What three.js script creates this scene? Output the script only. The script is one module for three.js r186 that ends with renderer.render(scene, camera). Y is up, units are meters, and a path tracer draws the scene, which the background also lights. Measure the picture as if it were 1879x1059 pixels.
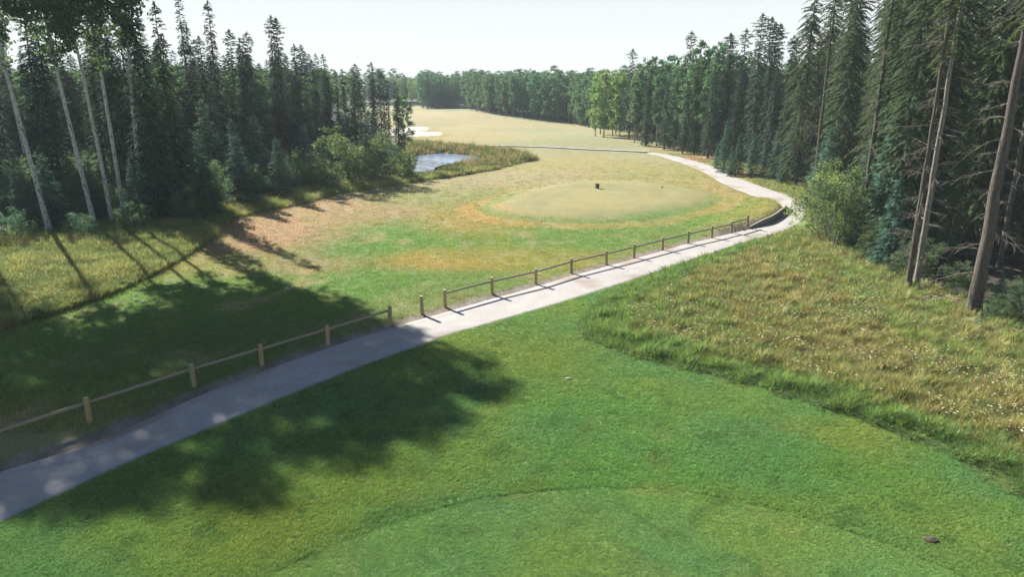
import * as THREE from 'three';
import { ImprovedNoise } from 'three/addons/math/ImprovedNoise.js';
import { mergeGeometries } from 'three/addons/utils/BufferGeometryUtils.js';

// ---------------------------------------------------------------- camera, sky, sun, exposure
const scene = new THREE.Scene();
const renderer = new THREE.WebGLRenderer({ antialias: true });
renderer.toneMapping = THREE.LinearToneMapping;
renderer.toneMappingExposure = 2.95;
renderer.shadowMap.enabled = true;

const camera = new THREE.PerspectiveCamera(43.83, 1024 / 578, 0.1, 6000);
camera.position.set(0, 10, 0);                       // a drone ten metres above the lawn
camera.rotation.set(THREE.MathUtils.degToRad(-16.3), 0, 0);

const SUN_EL = THREE.MathUtils.degToRad(31);
const toSun = new THREE.Vector3(-0.635 * Math.cos(SUN_EL), Math.sin(SUN_EL), -0.772 * Math.cos(SUN_EL)).normalize();
{
  // bright hazy horizon under a blue dome, brighter round the sun
  const W = 512, H = 256, d = new Float32Array(W * H * 4), v = new THREE.Vector3();
  for (let j = 0; j < H; j++) for (let i = 0; i < W; i++) {
    const el = ((j + 0.5) / H - 0.5) * Math.PI, az = ((i + 0.5) / W - 0.5) * 2 * Math.PI;
    v.set(Math.cos(el) * Math.cos(az), Math.sin(el), Math.cos(el) * Math.sin(az));
    const e = Math.max(0, el) * 180 / Math.PI, k = Math.exp(-Math.pow(e / 17, 2));
    const a = Math.acos(Math.min(1, Math.max(-1, v.dot(toSun)))) * 180 / Math.PI, g = 0.22 * Math.exp(-a / 11);
    const o = (j * W + i) * 4;
    d[o] = 0.022 + 0.305 * k + g; d[o + 1] = 0.047 + 0.294 * k + g; d[o + 2] = 0.104 + 0.234 * k + g * 0.95; d[o + 3] = 1;
  }
  const t = new THREE.DataTexture(d, W, H, THREE.RGBAFormat, THREE.FloatType);
  t.mapping = THREE.EquirectangularReflectionMapping; t.magFilter = t.minFilter = THREE.LinearFilter; t.needsUpdate = true;
  scene.background = t; scene.environment = t;
}
const sun = new THREE.DirectionalLight(new THREE.Color().setRGB(1, 0.965, 0.88), 5);
sun.position.copy(toSun).multiplyScalar(300); sun.target.position.set(0, 0, -50);
sun.position.add(sun.target.position);
sun.castShadow = true; sun.shadow.mapSize.set(4096, 4096);
Object.assign(sun.shadow.camera, { left: -140, right: 140, top: 140, bottom: -140, near: 1, far: 900 });
scene.add(sun, sun.target);
scene.fog = new THREE.FogExp2(new THREE.Color().setRGB(0.72, 0.84, 0.9), 0.0004);

// ---------------------------------------------------------------- helpers
function rng(seed) { let a = seed >>> 0; return () => { a = (a + 0x6D2B79F5) | 0; let t = Math.imul(a ^ (a >>> 15), 1 | a); t = (t + Math.imul(t ^ (t >>> 7), 61 | t)) ^ t; return ((t ^ (t >>> 14)) >>> 0) / 4294967296; }; }
const noise = new ImprovedNoise();
const fbm = (x, z, o = 4, s = 0) => { let v = 0, a = 0.5, f = 1; for (let i = 0; i < o; i++) { v += a * noise.noise(x * f, s + i * 7.3, z * f); a *= 0.5; f *= 2.07; } return v; };
const smooth = (a, b, x) => { const t = Math.min(1, Math.max(0, (x - a) / (b - a))); return t * t * (3 - 2 * t); };
const mix = (a, b, t) => a + (b - a) * t;
const mix3 = (a, b, t) => [mix(a[0], b[0], t), mix(a[1], b[1], t), mix(a[2], b[2], t)];
const taken = {};
function numbered(n) { const k = (taken[n] = (taken[n] ?? -1) + 1); return k ? `${n}_${String(k).padStart(3, '0')}` : n; }
function tag(o, label, category, group, kind) { const u = { label }; if (category) u.category = category; if (group) u.group = group; if (kind) u.kind = kind; o.userData = u; return o; }
function shade(o) { o.traverse(m => { if (m.isMesh) { m.castShadow = true; m.receiveShadow = true; } }); return o; }
function part(name, g, m, parent) { const o = new THREE.Mesh(g, m); o.name = name; parent.add(o); return o; }
function thing(name) { const o = new THREE.Group(); o.name = numbered(name); scene.add(o); return o; }
function setting(name, g, m, label) { const o = new THREE.Mesh(g, m); o.name = numbered(name); o.userData = { kind: 'structure', label }; scene.add(shade(o)); return o; }
const rgb = c => new THREE.Color().setRGB(c[0], c[1], c[2]);

// signed distance to a closed outline of [x, z] points, negative inside
function outline(pts) {
  let x0 = 1e9, x1 = -1e9, z0 = 1e9, z1 = -1e9;
  for (const [x, z] of pts) { x0 = Math.min(x0, x); x1 = Math.max(x1, x); z0 = Math.min(z0, z); z1 = Math.max(z1, z); }
  return (x, z) => {
    let d = 1e18, inside = false;
    for (let i = 0, j = pts.length - 1; i < pts.length; j = i++) {
      const [ax, az] = pts[j], [bx, bz] = pts[i], ex = bx - ax, ez = bz - az, px = x - ax, pz = z - az;
      const t = Math.min(1, Math.max(0, (px * ex + pz * ez) / (ex * ex + ez * ez + 1e-12))), qx = px - ex * t, qz = pz - ez * t;
      d = Math.min(d, qx * qx + qz * qz);
      if ((az > z) !== (bz > z) && x < (bx - ax) * (z - az) / (bz - az) + ax) inside = !inside;
    }
    return inside ? -Math.sqrt(d) : Math.sqrt(d);
  };
}
const curve2 = (pts, n) => { const c = new THREE.CatmullRomCurve3(pts.map(p => new THREE.Vector3(p[0], 0, p[1])), false, 'centripetal'); return c.getSpacedPoints(n).map(p => [p.x, p.z]); };

// ---------------------------------------------------------------- plan of the place, metres (x right, z towards the viewer)
// the two edges of the cart path, matched point for point
const edgeFence = [[-27.5, 1.2], [-19.5, -9.2], [-13.53, -16.83], [-12.68, -17.68], [-11.89, -18.55], [-10.88, -20.41], [-10.26, -21.61], [-8.89, -23.61], [-7.14, -25.92], [-5.07, -28.31], [-3.88, -29.44], [-2.91, -30.43], [-1.02, -32.32], [1.19, -34.44], [3.12, -36.5], [5.2, -38.44], [7.03, -40.19], [9.07, -42.24], [11.08, -44.17], [12.98, -45.78], [14.91, -47.5], [16.59, -48.96], [18.4, -50.92], [20.25, -53.69], [21.74, -56.52], [22.28, -59.1], [21.78, -61.91], [21.14, -67.68], [21.05, -72.93], [21.44, -80.95], [20.96, -89.64], [20.03, -96.75], [18.63, -101.1]];
const edgeLawn = [[-22.8, 2.5], [-17, -6.4], [-11.98, -14.55], [-11.23, -15.86], [-10.55, -17.05], [-9.38, -18.71], [-8.61, -19.81], [-7.2, -21.78], [-5.49, -24.01], [-3.5, -26.27], [-2.43, -27.51], [-1.36, -28.45], [0.49, -30.12], [2.7, -32.15], [4.6, -34.05], [6.72, -36.18], [8.54, -38.09], [10.55, -40.19], [12.53, -42.24], [14.44, -44.17], [16.41, -45.94], [18.04, -47.5], [19.65, -49.34], [21.31, -51.95], [22.68, -54.83], [23.87, -58.3], [24.49, -63.11], [24.05, -69.47], [23.74, -75.43], [24.15, -82.96], [23.1, -91.48], [21.78, -98.16], [20.06, -102.64]];
const inPath = outline([...edgeFence, ...[...edgeLawn].reverse()]);
const nearSide = outline([[-22.8, 2.5], ...edgeLawn.slice(1, 26), [60, -58], [90, -40], [90, 30], [-22, 30]]);
const meadowPts = [[2.73, -27.64], [3.14, -29.52], [4.2, -31.89], [6.04, -34.64], [8.84, -38.09], [12.82, -42.09], [16.19, -45.28], [20.03, -49.34], [19.42, -45.45], [18.72, -38.44], [18.99, -33.21], [19.02, -28.11], [19.18, -25.07], [29, -26], [30, -14], [16, -13.2], [12.71, -15.62], [12.21, -17.47], [11.17, -18.94], [9.68, -20.75], [8.09, -22.26], [6.31, -23.66], [5.02, -24.53], [3.59, -25.92]];
const inMeadow = outline(meadowPts);
const forestRight = outline([[24.9, -60.47], [19.96, -46.79], [18.94, -38.93], [19.18, -33.58], [19.23, -28.45], [19.37, -25.35], [40, -24], [90, -30], [90, -75], [55, -72], [40, -66], [29, -62]]);
const fairwayPts = [[-27.5, 1.2], [-40, -6], [-34, -17], [-20.95, -27.64], [-20.23, -30.12], [-19.09, -33.96], [-18.83, -39.42], [-19.21, -45.45], [-19.82, -48.22], [-20.47, -52.16], [-19.25, -55.78], [-17.09, -58.83], [-15.6, -64.04], [-12.39, -68.03], [-8.36, -73.74], [-2.44, -81.94], [3.09, -90.25], [3.57, -94.04], [0.04, -103.42], [-4.95, -111.06], [-9.56, -116.79], [-14.16, -118.83], [-21.64, -120.95], [-50.65, -275.4], [-35.09, -280.93], [-28.44, -246.27], [-18.41, -250.7], [-9.64, -219.15], [-1.39, -197.36], [8.15, -181.82], [18.19, -168.52], [16.75, -130.18], [20.32, -112.91], [19.82, -103.42], ...[...edgeFence].reverse().slice(1)];
const inFairway = outline(fairwayPts);
const teePts = [[-1.19, -56.27], [0.26, -61.04], [3.07, -66.65], [6.39, -69.84], [9.73, -70.97], [12.76, -69.84], [15.32, -66.99], [16.56, -62.81], [15.11, -58.83], [12.12, -55.31], [8.52, -52.59], [6.02, -51.95], [2.85, -52.59], [0.43, -53.47]];
const inTee = outline(curve2([...teePts, teePts[0]], 90).slice(0, -1));
const pondPts = [[-13.37, -100.35], [-10.82, -103.42], [-6.84, -101.86], [-3.79, -96.06], [-4.15, -92.74], [-7.49, -90.86], [-9.12, -86.74], [-8.97, -80.46], [-10.19, -79.49], [-12.58, -89.05]];
const inPond = outline(pondPts);
const pondEdge = outline([[-17.27, -118.83], [-4.91, -110.16], [-0.35, -103.42], [3.17, -92.74], [-2.44, -81.94], [-7.89, -74.58], [-10.54, -74.16], [-13.72, -89.05]]);
const bunkers = [[[-27.32, -153.5], [-24.12, -158.81], [-18.37, -157], [-17.55, -151.8], [-19.83, -148.52], [-26.18, -146.93]], [[-26.18, -146.93], [-21.8, -146.93], [-17.08, -139.47], [-13.93, -138.06], [-13.4, -132.71], [-15.34, -128.95], [-18.88, -130.18], [-23.69, -132.71]]].map(outline);
const cutLine = outline([[-5.45, -12.03], [-5.01, -12.72], [-4.09, -13.58], [-3.02, -14.38], [-1.95, -14.99], [-0.8, -15.5], [0.83, -15.86], [2.22, -16.01], [3.59, -15.96], [4.88, -15.64], [6.07, -15.15], [7.14, -14.55], [8.29, -13.78], [9.35, -12.7], [9.83, -11.87], [9, -11], [-5, -11]]);
const kerbLine = curve2([[16.31, -48.77], [18.4, -50.92], [20.25, -53.69], [21.74, -56.52], [22.18, -58.56]], 40);
const kerbDist = (x, z) => { let d = 1e9; for (const [a, b] of kerbLine) d = Math.min(d, Math.hypot(x - a, z - b)); return d; };

// colour patches of the turf: [x, z], reach in x and z, colour, strength
const STRAW = [0.36, 0.285, 0.105], TAN = [0.4, 0.275, 0.155], GREEN = [0.135, 0.25, 0.045], OLIVE = [0.28, 0.275, 0.06], ORANGE = [0.42, 0.27, 0.07], DUN = [0.35, 0.30, 0.16];
const patches = [
  [[-8.04, -43.11], 10, 7, GREEN, 1], [[-12.95, -43.86], 4, 5, GREEN, 0.7], [[0.6, -37.28], 4, 2, OLIVE, 0.7], [[6.16, -43.86], 7, 2.4, GREEN, 0.7], [[-4.98, -35.14], 7, 4, GREEN, 0.85], [[-4.3, -50.92], 5, 5, GREEN, 0.8], [[-7.89, -33.21], 5, 3.5, GREEN, 0.9], [[2.51, -45.94], 9, 3.4, GREEN, 0.9], [[10.24, -47.14], 6, 4, GREEN, 0.8],
  [[11.85, -53.03], 5, 4, GREEN, 0.85], [[18.23, -56.52], 5, 6, OLIVE, 0.9], [[14.16, -50.92], 4, 4, GREEN, 0.6], [[-2.48, -54.14], 3.8, 7, ORANGE, 1], [[-3.71, -39.68], 4, 2.4, ORANGE, 0.8], [[-0.3, -40.99], 5, 2.5, OLIVE, 0.8], [[-16.41, -47.14], 5, 7, TAN, 0.95], [[-11.45, -38.44], 3, 2.5, TAN, 0.6],
  [[-13.85, -56.52], 9, 6, TAN, 0.7], [[-4.47, -74.16], 16, 8, DUN, 0.7], [[8.08, -89.05], 20, 8, OLIVE, 0.5], [[-3.91, -132.71], 14, 12, [0.36, 0.28, 0.07], 0.8], [[7.32, -139.47], 14, 12, [0.31, 0.31, 0.16], 0.7], [[-13.26, -200.21], 30, 30, [0.38, 0.30, 0.14], 0.7], [[-18.91, -233.88], 12, 8, [0.24, 0.28, 0.1], 0.6],
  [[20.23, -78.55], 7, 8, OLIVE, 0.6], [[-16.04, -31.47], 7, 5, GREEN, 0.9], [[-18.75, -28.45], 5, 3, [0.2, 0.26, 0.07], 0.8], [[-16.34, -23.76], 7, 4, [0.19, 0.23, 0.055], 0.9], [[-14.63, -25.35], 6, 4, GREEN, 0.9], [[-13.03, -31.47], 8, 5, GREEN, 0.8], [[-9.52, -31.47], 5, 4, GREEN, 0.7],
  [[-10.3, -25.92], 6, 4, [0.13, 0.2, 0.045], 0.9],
];
const lawnPatches = [
  [[1.27, -25.92], 2.6, 3.2, [0.195, 0.245, 0.045], 0.45], [[-0.49, -31.47], 3, 2, [0.214, 0.297, 0.055], 0.36], [[-4.41, -15.99], 2, 1.4, [0.202, 0.252, 0.035], 0.36], [[-5.23, -14.18], 1.8, 1.2, [0.239, 0.252, 0.035], 0.42], [[3.07, -17.05], 2.6, 1.6, [0.107, 0.297, 0.065], 0.42], [[8.16, -17.05], 3, 1.6, [0.095, 0.260, 0.055], 0.36],
  [[9.87, -18.87], 1.6, 0.9, [0.302, 0.297, 0.065], 0.39], [[10.57, -17.77], 1.4, 0.8, [0.252, 0.275, 0.055], 0.30], [[3.57, -15.86], 0.7, 0.25, [0.353, 0.326, 0.105], 0.30], [[9.87, -13.78], 1.2, 0.8, [0.252, 0.297, 0.065], 0.27], [[-1.88, -25.92], 3, 1.6, [0.252, 0.282, 0.055], 0.42], [[2.72, -20.29], 2.4, 1.6, [0.095, 0.282, 0.065], 0.33], [[-1.74, -14.18], 2.2, 1.2, [0.164, 0.275, 0.045], 0.30],
];
function paint(c, list, x, z, w) {
  for (const [p, rx, rz, col, k] of list) {
    const dx = (x - p[0]) / rx, dz = (z - p[1]) / rz, r = dx * dx + dz * dz;
    if (r < 2.6) c = mix3(c, col, k * (1 - smooth(0.25, 1.5, Math.sqrt(r) + w)));
  }
  return c;
}
function fairwayColor(x, z) {
  const s = Math.min(1, 60 / (30 - z)), n = fbm(x * 0.09, z * 0.06, 5, 3), m = fbm(x * 0.5, z * 0.3, 4, 9), b = fbm(x * 0.03, z * 0.02, 3, 21);
  let c = mix3(STRAW, DUN, smooth(-0.2, 0.3, b));
  c = mix3(c, OLIVE, 0.75 * smooth(-62, -38, z));
  c = mix3(c, GREEN, 0.6 * smooth(-0.04, 0.22, n) * s);
  c = mix3(c, [0.25, 0.265, 0.105], 0.85 * smooth(-0.05, 0.2, fbm(x * 0.045, z * 0.022, 4, 27)));
  c = mix3(c, [0.42, 0.33, 0.16], 0.5 * smooth(0.05, 0.3, fbm(x * 0.06, z * 0.03, 4, 29)));
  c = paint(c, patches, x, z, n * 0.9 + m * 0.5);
  const t = inTee(x, z) + n * 1.4;
  if (t > 0 && t < 7) {                              // mown rings round the tee
    const ring = Math.sin(t * 1.7 + n * 1.5) * 0.5 + 0.5;
    c = mix3(c, ring > 0.5 ? [0.15, 0.26, 0.05] : [0.4, 0.31, 0.1], (0.3 + 0.5 * smooth(-66, -55, z)) * (1 - t / 7) * smooth(0, 0.8, t));
  }
  c = mix3(c, [0.42, 0.34, 0.19], 0.5 * smooth(0.12, 0.34, m));
  c = mix3(c, [0.2, 0.2, 0.06], 0.5 * smooth(0.1, 0.32, fbm(x * 0.9, z * 0.45, 3, 33)));
  return c;
}
function teeColor(x, z) { const n = fbm(x * 0.22, z * 0.16, 3, 40), m = fbm(x * 0.9, z * 0.6, 3, 44); let c = mix3([0.36, 0.315, 0.12], [0.28, 0.26, 0.1], smooth(-0.1, 0.25, n)); c = mix3(c, [0.25, 0.265, 0.13], smooth(0.02, 0.3, m) * 0.6); c = mix3(c, [0.38, 0.3, 0.09], smooth(0.02, 0.26, fbm(x * 0.4, z * 0.3, 3, 47)) * 0.7); const t = inTee(x, z); return mix3(c, Math.sin(t * 3.4 + n * 3) > 0 ? [0.23, 0.26, 0.08] : [0.4, 0.34, 0.14], 0.22 * smooth(-7, -1, t)); }
function lawnColor(x, z) {
  const n = fbm(x * 0.22, z * 0.22, 4, 50), m = fbm(x * 1.1, z * 1.1, 3, 54);
  let c = mix3([0.185, 0.282, 0.064], [0.142, 0.268, 0.082], smooth(-0.22, 0.22, n));
  c = paint(c, lawnPatches, x, z, n * 0.8 + m * 0.4);
  c = mix3(c, [0.08, 0.17, 0.038], 0.5 * smooth(0.08, 0.3, m));
  return mix3(c, [0.22, 0.25, 0.07], 0.35 * smooth(0.1, 0.35, fbm(x * 0.6, z * 0.6, 3, 58)));
}
const SOIL = [0.055, 0.043, 0.03];
function zoneOf(x, z) {
  if (inPath(x, z) < 0) return 'path';
  if (nearSide(x, z) < 0) return inMeadow(x, z) < 0 ? 'meadow' : forestRight(x, z) < 0 ? 'wood' : 'lawn';
  if (bunkers.some(b => b(x, z) < 0)) return 'sand';
  if (inTee(x, z) < 0) return 'tee';
  if (inPond(x, z) < 0) return 'pond';
  if (inFairway(x, z) < 0) return 'fairway';
  if (forestRight(x, z) < 0) return 'wood';
  return pondEdge(x, z) < 0 ? 'bank' : 'rough';
}
function groundColor(x, z, zone) {
  const n = fbm(x * 0.3, z * 0.3, 4, 70), m = fbm(x * 1.3, z * 1.3, 3, 74);
  if (zone === 'sand') return [0.62, 0.57, 0.49];
  if (zone === 'tee') return mix3(fairwayColor(x, z), teeColor(x, z), 0.35 + 0.65 * smooth(0, 1.6, -inTee(x, z) + n * 2.5 + m));
  if (zone === 'pond') return [0.05, 0.045, 0.03];
  const p = inPath(x, z);
  let c;
  if (zone === 'fairway' || zone === 'path') { c = fairwayColor(x, z); const t = inTee(x, z); if (t < 1.5) c = mix3(c, teeColor(x, z), 0.35 * (1 - smooth(-0.2, 1.2, t + n * 2 + m))); }
  if (zone === 'lawn') c = lawnColor(x, z);
  if (zone === 'meadow') { const d = -inMeadow(x, z); c = mix3([0.08, 0.13, 0.04], [0.13, 0.105, 0.05], smooth(0.8, 3, d + n * 2)); }
  if (zone === 'wood') c = mix3(SOIL, [0.11, 0.07, 0.04], smooth(0, 0.3, n));
  if (zone === 'bank') c = mix3([0.14, 0.14, 0.05], [0.26, 0.18, 0.08], smooth(0, 0.3, n));
  if (zone === 'rough') {
    const d = inFairway(x, z);
    c = mix3([0.16, 0.17, 0.06], SOIL, smooth(4, 8, d + n * 5 - (x < -18 && z > -56 ? 6 : 0)));
    if (x > 15) c = mix3(mix3([0.26, 0.24, 0.08], [0.38, 0.24, 0.12], smooth(0.0, 0.22, fbm(x * 0.12, z * 0.12, 3, 80))), [0.2, 0.2, 0.06], smooth(0.1, 0.3, m));
  }
  // bare gravelly earth between the path and the grass on the fence side
  if (zone !== 'lawn' && zone !== 'meadow' && z > -52 && x < 18) c = mix3(c, mix3([0.36, 0.29, 0.24], [0.22, 0.17, 0.13], smooth(-0.1, 0.25, m)), 1 - smooth(0.4, 0.62, p + n * 0.35 + m * 0.3));
  if (zone === 'lawn') c = mix3(c, [0.3, 0.25, 0.16], 0.7 * (1 - smooth(0.02, 0.16, p + m * 0.15)));
  return c;
}
function gh(x, z) {
  const far = smooth(55, 160, -z);
  let h = fbm(x * 0.05, z * 0.05, 3, 90) * 0.25 * (1 - far) + fbm(x * 0.015, z * 0.015, 3, 93) * 1.6 * far;
  const p = inPath(x, z); h *= smooth(-0.5, 5, p);
  if (nearSide(x, z) >= 0) {
    const t = inTee(x, z); h += 0.3 * (1 - smooth(-1.6, 3, t));
    const q = inPond(x, z); if (q < 4) h = mix(h, -0.75, 1 - smooth(-1.5, 3, q));
    for (const b of bunkers) { const s = b(x, z); h -= 0.5 * (1 - smooth(-1.5, 0.2, s)); h += 0.35 * (1 - smooth(0, 3, Math.abs(s))) * (s > 0 ? 1 : 0); }
    h += 0.07 * smooth(0.15, 0.7, p) * (1 - far);
    if (x > 12 && x < 26 && z < -46 && z > -66) h += 0.33 * smooth(0.05, 0.5, p) * (1 - smooth(0.8, 5, kerbDist(x, z)));
  } else { h += 0.05 * smooth(0.0, 0.3, p); if (inMeadow(x, z) > 0) h += 0.025 * smooth(-0.1, 0.4, cutLine(x, z)); }
  h += fbm(x * 0.9, z * 0.9, 2, 97) * 0.05 * smooth(0.2, 1.5, p);
  return h;
}
console.log('plan');

// ---------------------------------------------------------------- textures
function grain(seed, size, f) {                     // grey value map that tiles, f(u, v, random) -> 0..1
  const r = rng(seed), d = new Uint8Array(size * size * 4);
  for (let j = 0; j < size; j++) for (let i = 0; i < size; i++) { const v = Math.round(255 * Math.min(1, Math.max(0, f(i / size, j / size, r())))); d.set([v, v, v, 255], (j * size + i) * 4); }
  const t = new THREE.DataTexture(d, size, size); t.wrapS = t.wrapT = THREE.RepeatWrapping; t.magFilter = THREE.LinearFilter; t.needsUpdate = true; return t;
}
const wrapNoise = (u, v, n, s) => { const a = u * 2 * Math.PI, b = v * 2 * Math.PI, k = n / (2 * Math.PI); return noise.noise(Math.cos(a) * k + s, Math.sin(a) * k + Math.cos(b) * k, Math.sin(b) * k - s); };
const turfGrain = grain(1, 1024, (u, v, r) => 0.72 + 0.16 * wrapNoise(u, v, 40, 1) + 0.14 * wrapNoise(u, v, 110, 5) + 0.34 * (r - 0.5));
const turfBump = grain(2, 1024, (u, v, r) => 0.5 + 0.25 * wrapNoise(u, v, 60, 2) + 0.3 * wrapNoise(u, v, 140, 8) + 0.4 * (r - 0.5));
const slabGrain = grain(3, 1024, (u, v, r) => 0.86 + 0.1 * wrapNoise(u, v, 9, 3) + 0.1 * wrapNoise(u, v, 50, 3) + 0.1 * (r - 0.5) - (r > 0.9985 ? 0.3 : 0));
const barkGrain = grain(4, 512, (u, v, r) => 0.62 + 0.45 * wrapNoise(u, v * 0.3, 30, 4) + 0.3 * wrapNoise(u, v, 60, 6) + 0.25 * (r - 0.5));
const aspenBark = grain(5, 512, (u, v, r) => { const a = wrapNoise(u * 0.4, v, 22, 7), b = wrapNoise(u, v, 9, 9); return (0.82 + 0.18 * b + 0.08 * (r - 0.5)) * (a > 0.3 ? 0.4 : 1) * (b < -0.4 ? 0.5 : 1); });
const woodGrain = grain(6, 512, (u, v, r) => 0.78 + 0.3 * wrapNoise(u, v * 0.15, 60, 11) + 0.15 * (r - 0.5));
function scaled(t, x, y) { const c = t.clone(); c.repeat.set(x, y); c.needsUpdate = true; return c; }

// ---------------------------------------------------------------- ground: one sheet cut into its mown and unmown areas
const turf = new THREE.MeshStandardMaterial({ vertexColors: true, roughness: 1, map: scaled(turfGrain, 0.21, 0.21), bumpMap: scaled(turfBump, 0.37, 0.37), bumpScale: 0.03 });
const sandMat = new THREE.MeshStandardMaterial({ color: rgb([0.72, 0.67, 0.58]), roughness: 1, map: scaled(slabGrain, 0.2, 0.2) });
{
  const rows = [], cols = 430;
  for (let z = 14; z > -46; z -= 0.36) rows.push(z);
  for (let z = -46; z > -380; z *= 1.0115) rows.push(z);
  for (let z = -380; z > -1000; z *= 1.14) rows.push(z);
  const pos = [], col = [], uv = [], zones = [];
  for (const z of rows) for (let i = 0; i <= cols; i++) {
    const k = (i / cols) * 2 - 1, x = k * (26 + 0.9 * Math.max(0, -z)) + (z < -380 ? k * -z * 2 : 0);
    const zone = z < -380 ? 'rough' : zoneOf(x, z), c = groundColor(x, z, zone);
    pos.push(x, gh(x, z) - (zone === 'path' ? 0.05 : 0), z); col.push(...c); uv.push(x, -z); zones.push(zone);
  }
  const index = { ground: [], lawn: [], fairway: [], tee_green: [], sand_bunker: [] };
  const kind = { lawn: 'lawn', fairway: 'fairway', tee: 'tee_green', sand: 'sand_bunker' };
  for (let j = 0; j < rows.length - 1; j++) for (let i = 0; i < cols; i++) {
    const a = j * (cols + 1) + i, b = a + 1, c = a + cols + 1, d = c + 1;
    (index[kind[zones[a]] ?? 'ground']).push(a, b, c, b, d, c);
  }
  const full = new THREE.BufferGeometry();
  full.setAttribute('position', new THREE.Float32BufferAttribute(pos, 3)); full.setIndex(Object.values(index).flat()); full.computeVertexNormals();
  const nor = full.attributes.normal.array;
  const words = { ground: 'unmown ground and forest floor reaching the horizon', lawn: 'short green lawn in the foreground below the cart path', fairway: 'dry straw and green mown fairway beyond the fence', tee_green: 'raised oval of pale yellow turf on the fairway', sand_bunker: 'pale sand bunkers at the far left of the fairway' };
  for (const [name, ix] of Object.entries(index)) {
    const map = new Map(), p = [], n = [], c = [], t = [], out = [];
    for (const v of ix) {
      if (!map.has(v)) { map.set(v, map.size); p.push(pos[v * 3], pos[v * 3 + 1], pos[v * 3 + 2]); n.push(nor[v * 3], nor[v * 3 + 1], nor[v * 3 + 2]); c.push(col[v * 3], col[v * 3 + 1], col[v * 3 + 2]); t.push(uv[v * 2], uv[v * 2 + 1]); }
      out.push(map.get(v));
    }
    const g = new THREE.BufferGeometry();
    g.setAttribute('position', new THREE.Float32BufferAttribute(p, 3)); g.setAttribute('normal', new THREE.Float32BufferAttribute(n, 3));
    g.setAttribute('color', new THREE.Float32BufferAttribute(c, 3)); g.setAttribute('uv', new THREE.Float32BufferAttribute(t, 2)); g.setIndex(out);
    setting(name, g, name === 'sand_bunker' ? sandMat : turf, words[name]);
  }
}
console.log('ground');

// cart path: a concrete ribbon with thickness and slightly ragged edges
const concrete = new THREE.MeshStandardMaterial({ color: rgb([0.4, 0.37, 0.352]), roughness: 0.95, map: scaled(slabGrain, 0.16, 0.16), bumpMap: scaled(turfBump, 0.7, 0.7), bumpScale: 0.006, vertexColors: true });
function ribbon(a, b, n, across, top, drop) {
  const A = curve2(a, n), B = curve2(b, n), pos = [], uv = [], col = [], idx = [], w = across + 3;
  for (let i = 0; i <= n; i++) for (let k = -1; k <= across + 1; k++) {
    let t = Math.min(1, Math.max(0, k / across)); const e = 0.016 * noise.noise(i * 0.5, k < 1 ? 3 : 9, 0) + 0.022 * noise.noise(i * 0.17, k < 1 ? 5 : 13, 0);
    t += t < 0.02 ? e : t > 0.98 ? -e : 0;
    const x = mix(A[i][0], B[i][0], t), z = mix(A[i][1], B[i][1], t), m = fbm(x * 0.5, z * 0.5, 4, 61), dirt = smooth(0.12, 0.4, fbm(x * 0.35, z * 0.35, 4, 66) + 0.25 * (t < 0.2 ? 0.2 - t : 0) * 5);
    pos.push(x, k < 0 || k > across ? top - drop : top + 0.012 * Math.sin(Math.PI * t), z); uv.push(x, -z);
    col.push(...mix3([1 + m * 0.12, 1 + m * 0.13, 1 + m * 0.14], [0.68, 0.57, 0.47], Math.min(1, dirt * 0.8 + (t < 0.14 ? 0.45 * smooth(-0.1, 0.3, m) : 0))));
  }
  for (let i = 0; i < n; i++) for (let k = 0; k < w - 1; k++) { const p = i * w + k; idx.push(p, p + 1, p + w, p + 1, p + w + 1, p + w); }
  const g = new THREE.BufferGeometry();
  g.setAttribute('position', new THREE.Float32BufferAttribute(pos, 3)); g.setAttribute('uv', new THREE.Float32BufferAttribute(uv, 2)); g.setAttribute('color', new THREE.Float32BufferAttribute(col, 3)); g.setIndex(idx); g.computeVertexNormals();
  return g;
}
const mainPath = setting('cart_path', ribbon(edgeFence, edgeLawn, 320, 10, 0.012, 0.12), concrete, 'pale concrete cart path curving from the lower left round the tee');
{
  const m = new THREE.MeshStandardMaterial({ color: rgb([0.13, 0.115, 0.1]), roughness: 1 }), A = curve2(edgeFence, 320), B = curve2(edgeLawn, 320);
  for (const [i0, i1, t0, t1, sd] of [[38, 58, 0.5, 0.42, 1], [60, 66, 0.2, 0.8, 4], [96, 99, 0.1, 0.9, 6], [128, 136, 0.62, 0.5, 9], [76, 84, 0.7, 0.66, 12]]) {
    const pos = [], idx = [], n = 60;
    for (let k = 0; k <= n; k++) {
      const f = i0 + (i1 - i0) * k / n, i = Math.min(319, Math.floor(f)), u = f - i, t = mix(t0, t1, k / n) + 0.05 * noise.noise(k * 0.13, sd, 0.5) + 0.02 * noise.noise(k * 0.5, sd, 3.5), w = 0.011 * (0.5 + Math.abs(noise.noise(k * 0.3, sd, 7))) * Math.min(1, k / 6, (n - k) / 6);
      const x = mix(mix(A[i][0], A[i + 1][0], u), mix(B[i][0], B[i + 1][0], u), t), z = mix(mix(A[i][1], A[i + 1][1], u), mix(B[i][1], B[i + 1][1], u), t);
      pos.push(x - w, 0.03, z, x + w, 0.03, z + w);
      if (k) { const p = k * 2; idx.push(p - 2, p - 1, p, p - 1, p + 1, p); }
    }
    const g = new THREE.BufferGeometry(); g.setAttribute('position', new THREE.Float32BufferAttribute(pos, 3)); g.setIndex(idx); g.computeVertexNormals(); part('crack', g, m, mainPath);
  }
}
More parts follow.
